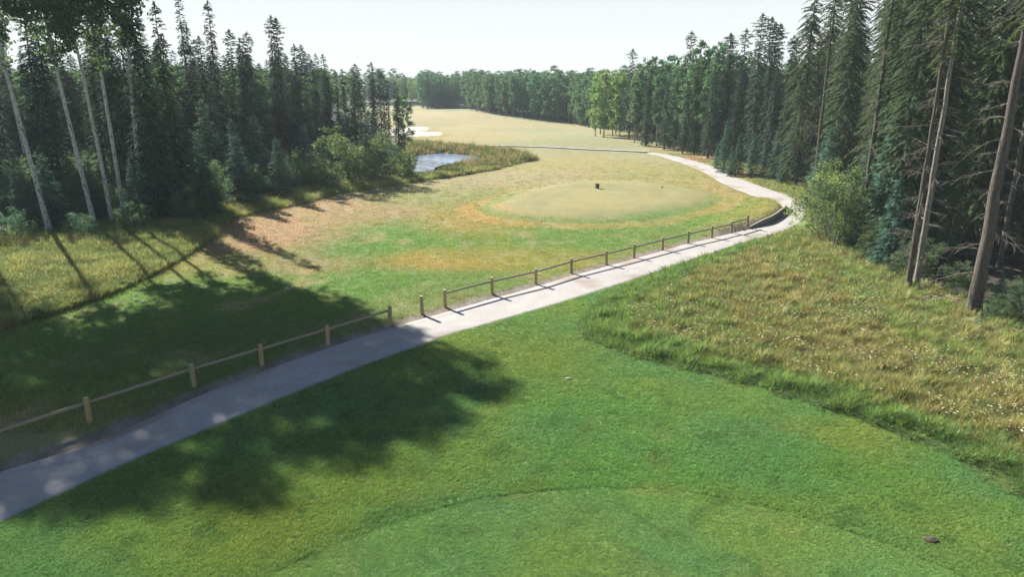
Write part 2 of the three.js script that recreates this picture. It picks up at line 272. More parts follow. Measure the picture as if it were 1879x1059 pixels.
{
  const c = curve2([[18.92, -101.86], [16.27, -103.03], [11.06, -105.03], [4.89, -107.96], [0.04, -109.71], [-3.27, -110.61]], 60), far = c.map(p => [p[0], p[1] - 1.1]);
  const g = ribbon(c, far, 60, 3, 0.12, 0.2); const p = g.attributes.position;
  for (let i = 0; i < p.count; i++) p.setY(i, p.getY(i) + gh(p.getX(i), p.getZ(i)));
  setting('cart_path', g, concrete, 'thin pale line of cart path crossing the distant fairway');
}

// pond water
{
  const s = new THREE.Shape(curve2([...pondPts, pondPts[0]], 80).map(([x, z]) => new THREE.Vector2(x * 1, -z))), g = new THREE.ShapeGeometry(s); g.rotateX(-Math.PI / 2);
  g.scale(1.0, 1, 1.0); g.translate(0, -0.22, 0);
  const ripple = scaled(grain(8, 256, (u, v) => 0.5 + 0.5 * wrapNoise(u, v, 14, 12)), 0.3, 0.3);
  setting('pond_water', g, new THREE.MeshStandardMaterial({ color: rgb([0.17, 0.24, 0.37]), roughness: 0.1, bumpMap: ripple, bumpScale: 0.01 }), 'still pond mirroring the pale sky among reeds');
}

// ---------------------------------------------------------------- kerb and fences
{
  const c = curve2([[16.31, -48.77], [18.4, -50.92], [20.25, -53.69], [21.74, -56.52], [22.18, -58.56]], 40), wide = 0.13, high = 0.42, wallP = [], capP = [];
  c.forEach(([x, z], i) => {
    const a = c[Math.max(0, i - 1)], b = c[Math.min(40, i + 1)], l = Math.hypot(b[0] - a[0], b[1] - a[1]), nx = (b[1] - a[1]) / l, nz = -(b[0] - a[0]) / l, hh = high * smooth(-0.12, 0.25, i / 40) * (0.3 + 0.7 * smooth(1.05, 0.85, i / 40));
    for (const [o, y] of [[0.012, -0.15], [0.012, hh - 0.03], [wide - 0.012, hh - 0.03], [wide - 0.012, -0.15]]) wallP.push(x + nx * o, y, z + nz * o);
    for (const [o, y] of [[0, hh - 0.06], [0, hh - 0.012], [0.012, hh], [wide - 0.012, hh], [wide, hh - 0.012], [wide, hh - 0.06]]) capP.push(x + nx * o, y, z + nz * o);
  });
  const strip = (P, m) => {
    const idx = [], uv = []; for (let i = 0; i < P.length / 3; i++) uv.push(P[i * 3] * 0.5, P[i * 3 + 1] + P[i * 3 + 2] * 0.5);
    for (let i = 0; i < 40; i++) for (let k = 0; k < m - 1; k++) { const p = i * m + k; idx.push(p, p + m, p + 1, p + 1, p + m, p + m + 1); }
    const q = new THREE.BufferGeometry(); q.setAttribute('position', new THREE.Float32BufferAttribute(P, 3)); q.setAttribute('uv', new THREE.Float32BufferAttribute(uv, 2)); q.setIndex(idx);
    const g = q.toNonIndexed(); g.computeVertexNormals(); return g;
  };
  const t = thing('kerb'); tag(t, 'curved concrete kerb on the inside of the path bend', 'kerb');
  const kerbMat = new THREE.MeshStandardMaterial({ color: rgb([0.34, 0.31, 0.26]), roughness: 0.95, map: slabGrain, side: THREE.DoubleSide });
  part('wall', strip(wallP, 4), kerbMat, t); part('capping', strip(capP, 6), kerbMat, t);
  shade(t);
}
const postMats = [[0.42, 0.34, 0.16], [0.38, 0.32, 0.17], [0.45, 0.36, 0.19]].map(c => new THREE.MeshStandardMaterial({ color: rgb(c), roughness: 0.9, map: woodGrain, bumpMap: woodGrain, bumpScale: 0.006 }));
const endMat = new THREE.MeshStandardMaterial({ color: rgb([0.6, 0.5, 0.3]), roughness: 0.9, map: woodGrain });
const railMat = new THREE.MeshStandardMaterial({ color: rgb([0.36, 0.31, 0.21]), roughness: 0.85, map: scaled(woodGrain, 1, 3), bumpMap: scaled(woodGrain, 1, 3), bumpScale: 0.004 });
const postGeo = (() => { const g = new THREE.LatheGeometry([[0.085, -0.35], [0.085, 0], [0.083, 0.5], [0.082, 0.79], [0.07, 0.808]].map(p => new THREE.Vector2(...p)), 16); return g; })();
const capGeo = new THREE.LatheGeometry([[0.0001, 0.812], [0.05, 0.812], [0.0705, 0.807]].reverse().map(p => new THREE.Vector2(...p)), 16);
const fr = rng(77);
function post(parent, x, z, s = 1, y0 = 0) {
  const p = part('post', postGeo, postMats[Math.floor(fr() * 3)], parent);
  p.position.set(x, y0 + gh(x, z), z); p.rotation.set((fr() - 0.5) * 0.05, fr() * 6, (fr() - 0.5) * 0.05); p.scale.set(1, s, 1);
  part('end_grain', capGeo, endMat, p); return p;
}
function fence(pts, label, over) {
  const f = thing('rail_fence'); tag(f, label, 'fence');
  const base = pts[Math.floor(pts.length / 2)]; f.position.set(base[0], 0, base[1]);
  const local = pts.map(p => [p[0] - base[0], p[1] - base[1]]);
  pts.forEach((p, i) => { const o = post(f, p[0], p[1]); o.position.x = local[i][0]; o.position.z = local[i][1]; });
  for (let i = 0; i < pts.length - 1; i++) {
    // rails sit against the lawn side face of the posts and run a little past each end
    const a = pts[i], b = pts[i + 1], l = Math.hypot(b[0] - a[0], b[1] - a[1]), ux = (b[0] - a[0]) / l, uz = (b[1] - a[1]) / l, nx = uz * 0.0, e0 = i === 0 ? over[0] : 0.004, e1 = i === pts.length - 2 ? over[1] : 0.004;
    const off = 0.115, ox = uz * off, oz = -ux * off;
    const g = new THREE.CylinderGeometry(0.05, 0.053, l + e0 + e1 - 0.012, 10, 1); g.rotateZ(Math.PI / 2); g.rotateY(-Math.atan2(uz, ux));
    const ya = gh(a[0], a[1]), yb = gh(b[0], b[1]);
    const r = part('rail', g, railMat, f), k = (e1 - e0) / 2;
    r.position.set((local[i][0] + local[i + 1][0]) / 2 + ox + ux * k, 0.585 + (ya + yb) / 2, (local[i][1] + local[i + 1][1]) / 2 + oz + uz * k);
  }
  return shade(f);
}
fence([[-17.6, -13.2], [-15.3, -16.3], [-12.71, -19.63], [-10.68, -22.26], [-9.04, -24.17], [-7.18, -26.33], [-5.14, -28.73]], 'shaded length of post and rail fence at the lower left', [0.2, 0.18]);
fence([[-3.04, -31.06], [-0.96, -33.12], [1.2, -34.94], [3.16, -37.05], [5.27, -38.93], [7.09, -40.59], [9.13, -42.52], [11.11, -44.33], [13.03, -45.94], [14.76, -47.5], [16.32, -49.06]], 'sunlit length of post and rail fence running up to the path bend', [0.03, 0.35]);
{ const t = thing('bollard'), q = [-3.96, -30.04]; t.position.set(q[0], 0, q[1]); tag(t, 'lone round wooden post in the gap between the two fence lengths', 'post'); const p = post(t, q[0], q[1], 1.03); p.position.x = p.position.z = 0; shade(t); }

// ---------------------------------------------------------------- foliage builders
class Faces {                                        // loose leaf faces with a colour each
  constructor() { this.p = []; this.c = []; }
  kite(b, d, s, len, wid, col) {                     // pointed leaf: base b, direction d, side s
    const { p } = this, m = 0.42, ax = b[0] + d[0] * len * m, ay = b[1] + d[1] * len * m, az = b[2] + d[2] * len * m, w = wid / 2;
    const e = [b[0] + d[0] * len, b[1] + d[1] * len, b[2] + d[2] * len], l = [ax + s[0] * w, ay + s[1] * w, az + s[2] * w], r = [ax - s[0] * w, ay - s[1] * w, az - s[2] * w];
    p.push(...b, ...r, ...e, ...b, ...e, ...l);
    for (let i = 0; i < 6; i++) this.c.push(col[0], col[1], col[2]);
  }
  blade(b, e, s, wid, col) { const w = wid / 2; this.p.push(b[0] + s[0] * w, b[1] + s[1] * w, b[2] + s[2] * w, b[0] - s[0] * w, b[1] - s[1] * w, b[2] - s[2] * w, ...e); for (let i = 0; i < 3; i++) this.c.push(...col); }
  build() { const g = new THREE.BufferGeometry(); g.setAttribute('position', new THREE.Float32BufferAttribute(this.p, 3)); g.setAttribute('color', new THREE.Float32BufferAttribute(this.c, 3)); g.computeVertexNormals(); return g; }
}
const unit = v => { const l = Math.hypot(...v) || 1; return [v[0] / l, v[1] / l, v[2] / l]; };
const cross = (a, b) => [a[1] * b[2] - a[2] * b[1], a[2] * b[0] - a[0] * b[2], a[0] * b[1] - a[1] * b[0]];
const tone = (c, r, k = 0.35) => { const f = 1 + (r() - 0.5) * 2 * k, w = (r() - 0.5) * 0.14; return [c[0] * f * (1 + w), c[1] * f, c[2] * f * (1 - w)]; };
// tapered limb along points [x, y, z, radius]
function limb(pts, sides = 7) {
  const pos = [], uv = [], idx = [];
  pts.forEach((q, i) => {
    const a = pts[Math.max(0, i - 1)], b = pts[Math.min(pts.length - 1, i + 1)], d = unit([b[0] - a[0], b[1] - a[1], b[2] - a[2]]);
    const s = unit(cross(d, Math.abs(d[1]) > 0.9 ? [1, 0, 0] : [0, 1, 0])), t = cross(d, s);
    for (let k = 0; k <= sides; k++) { const w = (k / sides) * 2 * Math.PI, c = Math.cos(w) * q[3], e = Math.sin(w) * q[3]; pos.push(q[0] + s[0] * c + t[0] * e, q[1] + s[1] * c + t[1] * e, q[2] + s[2] * c + t[2] * e); uv.push(k / sides, (q[1] + i * 0.05) * 0.5); }
  });
  for (let i = 0; i < pts.length - 1; i++) for (let k = 0; k < sides; k++) { const a = i * (sides + 1) + k, b = a + sides + 1; idx.push(a, a + 1, b, a + 1, b + 1, b); }
  const g = new THREE.BufferGeometry(); g.setAttribute('position', new THREE.Float32BufferAttribute(pos, 3)); g.setAttribute('uv', new THREE.Float32BufferAttribute(uv, 2)); g.setIndex(idx); g.computeVertexNormals(); return g;
}
function stem(h, r0, r1, bend, r, steps = 10, y0 = -0.3) { const p = [], a = r() * 6.3; let x = 0, z = 0; for (let i = 0; i <= steps; i++) { const t = i / steps, b = bend * Math.sin(t * 2.6) * h; p.push([Math.cos(a) * b + (r() - 0.5) * r0 * 0.25, mix(y0, h, t), Math.sin(a) * b + (r() - 0.5) * r0 * 0.25, mix(r0, r1, Math.pow(t, 0.85)) * (i === 0 ? 1.35 : 1)]); } return p; }

// spruce crown: whorls of drooping boughs clad in needle sprays
function spruceCrown(o) {
  const r = rng(o.seed), F = new Faces(), { h, rad, from = 0.06, step = 0.26, per = 6, droop = 0.45, spray = 0.3, wide = 0.1, dense = 1, col = [0.045, 0.07, 0.04], club = 0.5, gap = 0.1, power = 0.8 } = o, boughs = [];
  for (let y = from * h; y < h - 0.05; y += step * (0.7 + 0.6 * r()) * (1 - 0.45 * y / h)) {
    const t = y / h, n = Math.max(3, Math.round(per * (0.6 + 0.6 * r()) * (t > 0.85 ? 0.7 : 1)));
    const ragged = 0.72 + 0.5 * fbm(t * 9, o.seed, 2, 5) + 0.18 * r();
    const R = (rad * Math.pow(1 - t, power) + 0.12 + 0.1 + club * 0.35 * Math.exp(-Math.pow((t - 0.93) / 0.05, 2))) * Math.max(0.35, ragged) * (t > 0.985 ? 0.4 : 1);
    const a0 = r() * 6.3;
    for (let k = 0; k < n; k++) {
      if (r() < gap) continue;
      const a = a0 + (k / n) * 6.283 + (r() - 0.5) * 0.7, L = R * (0.65 + 0.55 * r()), up = t > 0.8 ? 0.35 : 0.05, dr = droop * (0.7 + 0.6 * r()) * (t > 0.85 ? 0.35 : 1);
      const ca = Math.cos(a), sa = Math.sin(a), yj = y + (r() - 0.5) * step * 1.6, at = s => [ca * L * s, yj + up * L * s - dr * L * s * s, sa * L * s];
      if (L > 0.8) boughs.push([0, 0.45, 1].map((s, i) => [...at(s), 0.022 * (1 - i * 0.42)]));
      const base = tone(col, r, 0.22), cnt = Math.max(t > 0.7 ? 7 : 4, Math.round((L / spray) * 4.2 * dense));
      for (let q = 0; q < cnt; q++) {
        const s = 0.12 + 0.88 * Math.pow((q + r()) / cnt, 0.75), b = at(s), side = q % 2 ? 1 : -1, out = 0.55 + 0.5 * r(), lat = side * (0.35 + 0.7 * r()) * (1 - 0.35 * s), dn = -0.35 - 0.55 * r();
        const d = unit([ca * out - sa * lat, dn, sa * out + ca * lat]), sd = unit(cross(d, [r() - 0.5, 1, r() - 0.5]));
        F.kite(b, d, sd, spray * (0.65 + 0.7 * r()) * Math.min(1, 0.55 + L * 0.5), wide * (0.7 + 0.6 * r()), tone(base, r, 0.3));
      }
    }
  }
  for (let q = 0; q < 6; q++) { const a = r() * 6.3; F.kite([0, h - 0.35, 0], unit([Math.cos(a) * 0.25, 1, Math.sin(a) * 0.25]), [Math.sin(a), 0, -Math.cos(a)], 0.6, 0.1, tone(col, r)); }
  return { crown: F.build(), boughs };
}
// broadleaf crown: leaf clumps at the ends of limbs through a tall uneven volume
function leafCrown(o) {
  const r = rng(o.seed), F = new Faces(), { h, rad, from = 0.4, clumps = 130, leaves = 16, leaf = 0.2, size = 0.5, col = [0.085, 0.135, 0.04], top = 0.3, lobes = 26, taper = 0 } = o, limbs = [], L = [];
  for (let i = 0; i < lobes; i++) {
    const t = (i + r()) / lobes, y = mix(from * h, h * 0.97, t), R = rad * Math.sqrt(Math.max(0.02, Math.sin(Math.PI * Math.pow(mix(0.12, 0.97, t), 1 + top)))), a = i * 2.4 + (r() - 0.5) * 1.2, low = taper ? 0.25 + 0.75 * smooth(0, taper, t) : 1, q = R * low * (0.3 + 0.6 * r()), s = Math.max(0.28, rad * (0.26 + 0.24 * r()) * (t > 0.85 ? 0.6 : 1) * low);
    L.push([Math.cos(a) * q, y, Math.sin(a) * q, s, tone(col, r, 0.2)]);
    if (q > 0.25 * rad) limbs.push([[0, Math.max(from * h * 0.7, y - q * 1.3 - 0.5), 0, 0.05], [Math.cos(a) * q * 0.5, y - q * 0.45, Math.sin(a) * q * 0.5, 0.03], [Math.cos(a) * q, y, Math.sin(a) * q, 0.012]]);
  }
  const vol = L.map(l => l[3] * l[3]), sum = vol.reduce((p, v) => p + v, 0);
  for (let i = 0; i < clumps; i++) {
    let w = r() * sum, j = 0; while (j < lobes - 1 && (w -= vol[j]) > 0) j++;
    const l = L[j], u = unit([r() - 0.5, r() - 0.5, r() - 0.5]), m = l[3] * Math.pow(r(), 0.4), c = [l[0] + u[0] * m, l[1] + u[1] * m * 0.85, l[2] + u[2] * m], base = tone(l[4], r, 0.14), sz = size * (0.35 + 0.55 * r());
    for (let k = 0; k < leaves; k++) {
      const v = unit([r() - 0.5, r() - 0.5, r() - 0.5]), n = sz * Math.cbrt(r()), b = [c[0] + v[0] * n, c[1] + v[1] * n * 0.7, c[2] + v[2] * n], d = unit([r() - 0.5, -0.25 + (r() - 0.5) * 0.9, r() - 0.5]);
      F.kite(b, d, unit(cross(d, [r() - 0.5, r() - 0.5, r() - 0.5])), leaf * (0.7 + 0.6 * r()), leaf * (0.55 + 0.3 * r()), tone(base, r, 0.25));
    }
  }
  return { crown: F.build(), boughs: limbs };
}
const leafMat = (c, t = 0.4) => new THREE.MeshPhysicalMaterial({ vertexColors: true, color: rgb(c), roughness: 1, transmission: t, thickness: 0, specularIntensity: 0.25, side: THREE.DoubleSide });
const needleMats = [[1.1, 1.12, 1.1], [0.95, 1.08, 1.2], [1.25, 1.22, 0.95], [1.05, 1.25, 1.3]].map(c => leafMat(c, 0.28));
const broadMats = [[1.15, 1.15, 1.1], [1.28, 1.2, 0.95], [0.95, 1.2, 1.4], [1.12, 1.24, 1.25]].map(c => leafMat(c, 0.5));
const paleMats = [[2.35, 1.95, 1.25], [2.1, 1.85, 1.3]].map(c => leafMat(c, 0.52));
const willowMat = leafMat([1.55, 1.45, 1.05], 0.5);
const spruceBark = new THREE.MeshStandardMaterial({ color: rgb([0.15, 0.125, 0.105]), roughness: 1, map: scaled(barkGrain, 2, 1), bumpMap: scaled(barkGrain, 2, 1), bumpScale: 0.03 });
const greyBark = new THREE.MeshStandardMaterial({ color: rgb([0.27, 0.25, 0.22]), roughness: 1, map: scaled(barkGrain, 2, 1) });
const whiteBark = new THREE.MeshStandardMaterial({ color: rgb([0.44, 0.45, 0.44]), roughness: 0.9, map: scaled(aspenBark, 1, 0.5) });

function makeTree(o, crownFn, bark, mats) {
  const { crown, boughs } = crownFn(o), r = rng(o.seed + 5), g = new THREE.Group();
  const parts = [limb(stem(o.h * 0.985, o.trunk, 0.02, o.bend ?? 0.006, r, 12), o.sides ?? 7), ...boughs.slice(0, o.boughs ?? 60).map(p => limb(p, 3))];
  part('trunk', mergeGeometries(parts), bark, g); part('crown', crown, mats[0], g);
  g.userData.h = o.h; return shade(g);
}
const spruces = [1, 2, 3, 4, 5, 6].map(i => makeTree({ seed: i * 31, h: 15, rad: [1.15, 1.35, 0.95, 1.5, 1.2, 0.85][i - 1], from: [0.06, 0.1, 0.14, 0.05, 0.2, 0.1][i - 1], trunk: 0.15, droop: [0.5, 0.65, 0.4, 0.5, 0.7, 0.5][i - 1], club: [0.9, 0.4, 1.0, 0.2, 0.6, 1.1][i - 1], gap: [0.1, 0.18, 0.1, 0.12, 0.25, 0.08][i - 1], per: 7, step: 0.25, power: [0.6, 0.75, 0.5, 0.85, 0.7, 0.45][i - 1], dense: 1.15 }, spruceCrown, spruceBark, needleMats));
const youngs = [1, 2, 3].map(i => makeTree({ seed: 400 + i * 17, h: 6, rad: [1.3, 1.05, 1.5][i - 1], from: 0.02, trunk: 0.06, droop: 0.15, club: 0, gap: 0.05, per: 8, step: 0.16, spray: 0.26, wide: 0.06, power: 0.95, dense: 1.3, col: [0.066, 0.125, 0.08] }, spruceCrown, spruceBark, needleMats));
const aspens = [1, 2, 3, 4, 5].map(i => makeTree({ seed: 700 + i * 13, h: 14, rad: [1.8, 2.1, 1.6, 1.9, 2.3][i - 1], from: [0.22, 0.16, 0.3, 0.12, 0.2][i - 1], clumps: 270, leaves: 15, leaf: 0.3, size: 0.62, trunk: 0.13, boughs: 30, lobes: [30, 26, 34, 28, 24][i - 1], col: [0.095, 0.165, 0.07] }, leafCrown, greyBark, broadMats));
const talls = [1, 2, 3].map(i => makeTree({ seed: 900 + i * 19, h: 25, rad: [3.3, 2.9, 3.5][i - 1], from: [0.44, 0.5, 0.42][i - 1], lobes: 34, taper: 0.45, clumps: 560, leaves: 22, leaf: 0.28, size: 0.9, trunk: 0.17, boughs: 50, bend: 0.012, sides: 12, col: [0.06, 0.1, 0.04] }, leafCrown, whiteBark, broadMats));
const bushes = [1, 2, 3, 4].map(i => {
  const o = { seed: 1200 + i * 7, h: 4, rad: [2, 1.7, 2.3, 1.5][i - 1], from: 0.06, clumps: 240, leaves: 26, leaf: 0.115, size: 0.46, top: -0.1, lobes: 16, col: [0.1, 0.15, 0.07] };
  const { crown } = leafCrown(o), r = rng(o.seed), g = new THREE.Group(), stems = [];
  for (let k = 0; k < 7; k++) { const a = k * 0.9, q = 0.35 * o.rad; stems.push(limb([[Math.cos(a) * 0.12, -0.2, Math.sin(a) * 0.12, 0.035], [Math.cos(a) * q, 1.4, Math.sin(a) * q, 0.025], [Math.cos(a) * q * 1.9, 3 + r() * 0.6, Math.sin(a) * q * 1.9, 0.008]], 5)); }
  part('stems', mergeGeometries(stems), greyBark, g); part('foliage', crown, broadMats[0], g); g.userData.h = 4; return shade(g);
});
console.log('tree kinds');
const tr = rng(2024);
function plant(proto, name, [x, z, h], label, category, group, o = {}) {
  const c = proto.clone(), s = h / proto.userData.h, w = s * (o.wide ?? 1) * (0.92 + 0.16 * tr());
  c.name = numbered(name); c.position.set(x, gh(x, z) - 0.02, z); c.scale.set(w, s, w); c.rotation.set(0, tr() * 6.283, 0);
  const lean = o.lean ?? (h > 6 && z > -110 ? [(tr() - 0.5) * 0.06, (tr() - 0.5) * 0.06] : null);
  if (lean) { const q = new THREE.Quaternion().setFromEuler(new THREE.Euler(lean[1], 0, lean[0])); c.quaternion.premultiply(q); }
  if (o.mats) c.children[1].material = o.mats[Math.floor(tr() * o.mats.length)];
  c.userData = {}; tag(c, label, category, group); scene.add(c); return c;
}
const any = list => list[Math.floor(tr() * list.length)];

// ---------------------------------------------------------------- left wood
const asp = [
  [[-30.8, -47], 25, 0, [0.085, 0.0], 'leaning white aspen trunk nearest the left edge of the wood'],
  [[-51.5, -77], 25, 1, [0.05, 0], 'white aspen trunk standing deeper in the left wood, its foot hidden'],
  [[-28.9, -49], 25.5, 2, [0.055, 0.0], 'pale leaning aspen trunk third from the left edge'],
  [[-27.6, -50.6], 25, 0, [0.02, 0], 'thickest pale aspen trunk of the left wood'],
  [[-27.2, -52], 24.5, 1, [-0.065, 0.02], 'slim upright white aspen beside the thickest trunk'],
  [[-28.2, -50], 24, 1, [0.07, 0.0], 'thin pale trunk leaning close behind the thickest aspen'],
];
for (const [p, h, k, lean, label] of asp) plant(talls[k], 'aspen', [...p, h], label, 'tree', 'tall aspens at the edge of the left wood', { lean });
for (const [x, z, h] of [[-39.5, -44.5, 25], [-45, -42, 25], [-36.8, -47.8, 26], [-35.6, -43.4, 23]]) plant(any(talls), 'aspen', [x, z, h], 'tall aspen of the left wood beyond the picture edge, shading the lawn', 'tree', 'aspens left of the picture', { wide: 0.8 });
const leftS = [
  [[-25.5, -51, 16.35], 3, 'tall dense spruce rising out of the picture beside the white aspens'], [[-26.47, -57, 15.31], 1, 'spruce with a pointed tip right of the tallest left spruce'], [[-36.24, -84, 18.48], 4, 'loose tall spruce touching the top edge, third from the aspens'],
  [[-32.76, -82, 17.79], 1, 'open branched spruce touching the top edge before the gap of sky'], [[-35.31, -84, 15.46], 4, 'thin spruce between the two loose tall spruces on the left'], [[-30.18, -80, 14.77], 2, 'narrow spruce left of the broad gap of sky'], [[-29.75, -82, 13.33], 4, 'small thin spruce tip between two narrow spruces'],
  [[-28.09, -81, 14.61], 0, 'dark club topped spruce left of the tallest spire'], [[-27.44, -86, 16.57], 5, 'tallest spire of the left wood, left of a twin tip'], [[-26.86, -87, 16.36], 2, 'right hand twin of the tallest left spire'], [[-22.13, -84, 11.79], 0, 'single spruce standing above the low spruce row'],
  [[-29.27, -60, 14.71], 3, 'dense dark spruce half hidden between the two pointed left spruces'], [[-30.24, -58, 15.32], 1, 'spruce seen through the white aspen trunks'],
];
for (const [p, k, label] of leftS) plant(spruces[k], 'spruce', p, label, 'tree', 'tall spruces of the left wood', { mats: needleMats });
const nth = ['first', 'second', 'third', 'fourth', 'fifth', 'sixth', 'seventh', 'eighth', 'ninth', 'tenth', 'eleventh', 'twelfth', 'thirteenth', 'fourteenth', 'fifteenth', 'sixteenth', 'seventeenth', 'eighteenth', 'nineteenth'];
const rowS = [[-27, -88, 9.18], [-24.99, -84, 9.69], [-24.31, -85, 9.56], [-23.75, -86, 9.92], [-21.89, -86, 10.4], [-21.62, -88, 9.67], [-20.58, -88, 10.78], [-19.97, -89, 10.91], [-19.34, -90, 9.92], [-18.91, -92, 10.75], [-18.24, -92, 9.66], [-17.78, -93, 11.73], [-17.39, -94, 9.78], [-16.78, -94, 10.96], [-16.53, -96, 10.58], [-16.01, -96, 9.78]];
rowS.forEach((p, i) => plant(any([spruces[0], spruces[2], spruces[5]]), 'spruce', p, `slim dark spruce, ${nth[i]} from the left in the close row left of the pond`, 'tree', 'spruce row left of the pond', { mats: needleMats, wide: 0.95 }));
plant(spruces[3], 'spruce', [-14.52, -94, 9.65], 'broad dark spruce ending the left wood beside the bunkers', 'tree', 'tall spruces of the left wood', { wide: 1.3 });
plant(aspens[4], 'dark_tree', [-14.32, -97, 8.41], 'rounded dark tree hanging over the bunkers at the wood end', 'tree', undefined, { wide: 1.1 });
const inner = [[-31.5, -59, 14], [-35, -62, 16], [-39, -61, 15.5], [-45, -63, 16], [-42, -67, 17], [-37, -68, 17], [-33, -66, 14], [-49, -67, 17], [-31, -63, 13], [-28.5, -71, 9.5], [-31, -73, 11], [-27.5, -77, 12.5], [-32, -78, 14], [-29, -82, 14], [-25, -86, 13.5], [-36, -78, 14], [-22, -88, 12.5], [-19, -89, 11.5], [-53, -64, 15], [-40, -74, 16]];
for (const p of inner) plant(any([spruces[3], spruces[1], spruces[0]]), 'spruce', p, 'shaded spruce inside the dark left wood', 'tree', 'inner spruces of the left wood', { mats: needleMats, wide: 1.35 });
for (const [x, z, h] of [[-36, -46.5, 4.5], [-33, -47.8, 4.2], [-31.5, -48.6, 5], [-29.6, -50.5, 4.4], [-26.2, -50.2, 5.2], [-24.2, -51.5, 4.6], [-35, -51, 5], [-38.5, -49, 4.5], [-22.6, -53, 4.2], [-27, -54, 6], [-25, -57, 6], [-22, -58, 5.5], [-28, -60, 7], [-23.5, -62, 6.5], [-20, -62, 5], [-27, -65, 8], [-24.5, -70, 6.5], [-20.5, -72, 5.5], [-18, -77, 6.5], [-15.5, -80, 6.5]]) plant(any(youngs), 'young_spruce', [x, z, h], 'shaded young spruce under the trees of the left wood', 'tree', 'young spruces in the left wood', { mats: [needleMats[0], needleMats[1]], wide: 1.25 });
// shrubs along the left edge
const shrubs = [
  [[-22.52, -53.47], 4.4, 0, 'silvery shrub at the left wood edge above the brown turf tongue', 0.75], [[-23.68, -61.04], 3.4, 1, 'pale shrub right of the silvery one on the left edge', 0.8], [[-23.17, -50.51], 2.6, 3, 'low dim shrub at the foot of the left spruces', 1], [[-20.27, -66.65], 2.9, 2, 'round grey green bush alone before the left spruces', 1.05],
  [[-21.55, -62.81], 1.8, 3, 'knee high bush left of the round grey green bush', 1.3], [[-16.78, -67.33], 5.4, 2, 'largest light green willow bush by the low spruce row', 1.1], [[-14.95, -69.11], 3.6, 0, 'darker willow bush right of the largest one', 1.1], [[-12.7, -71.35], 4.8, 2, 'yellow green willow bush near the pond', 1.0],
  [[-10.93, -74.16], 3.0, 1, 'dim willow bush right beside the pond water', 1.0], [[-18.07, -65.98], 2.4, 3, 'small bush left of the largest willow', 1.2], [[-25.18, -47.14], 2.2, 1, 'low shrub in deep shade below the aspens', 1.2], [[-31.38, -43.86], 2.2, 0, 'leafy shrub at the left picture edge', 1.2], [[-27.85, -45.45], 1.8, 3, 'shaded shrub between the aspen feet', 1.3],
  [[-21.22, -56.52], 1.5, 1, 'small pale shrub at the edge of the brown turf', 1.3], [[-22.53, -51.33], 1.6, 2, 'yellowish low bush above the turf tongue', 1.3], [[-12.89, -79.49], 3.2, 3, 'bush behind the yellow green willow', 1],
];
shrubs.forEach(([p, h, k, label, wide], i) => plant(bushes[k], 'shrub', [...p, h], label, 'bush', 'shrubs along the left wood edge', { wide, mats: i > 4 && i < 10 ? [broadMats[1], willowMat] : i % 3 === 1 ? [willowMat, broadMats[3]] : broadMats }));
console.log('left wood');

// ---------------------------------------------------------------- far treeline across the fairway
{
  const line = curve2([[18.08, -153.5], [15.44, -172.73], [8.26, -184.24], [-1.41, -200.21], [-9.71, -220.89], [-18.57, -252.97], [-27.65, -250.7], [-35.8, -286.69], [-44.09, -292.68]], 46), r = rng(55);
  line.forEach(([x, z], i) => {
    for (let k = 0; k < 2; k++) {
      const d = 2 + k * 6 + r() * 4, h = (11.2 + 2.2 * fbm(i * 0.22, k, 2, 4) * 2 + r() * 1.2) * (i > 36 ? 0.86 : 1), q = [x + (r() - 0.5) * 3, z - d, h];
      plant(any(aspens), 'aspen', q, 'aspen in the far treeline across the end of the fairway', 'tree', 'far treeline', { mats: i > 38 ? paleMats : [broadMats[2], broadMats[0], broadMats[2]], wide: 1.15 });
    }
  });
}
// pale clump at the corner of the right wood
for (const [p, k] of [[[15.02, -132, 11.54], 3], [[16.28, -130, 12.05], 1], [[18.21, -133, 11.92], 3], [[19.27, -131, 11.71], 0], [[16.61, -138, 11.22], 3], [[19.52, -138, 11.41], 1]]) plant(aspens[k], 'aspen', p, 'yellow green aspen in the corner clump of the right wood', 'tree', 'pale corner aspens', { mats: paleMats, wide: 0.95 });
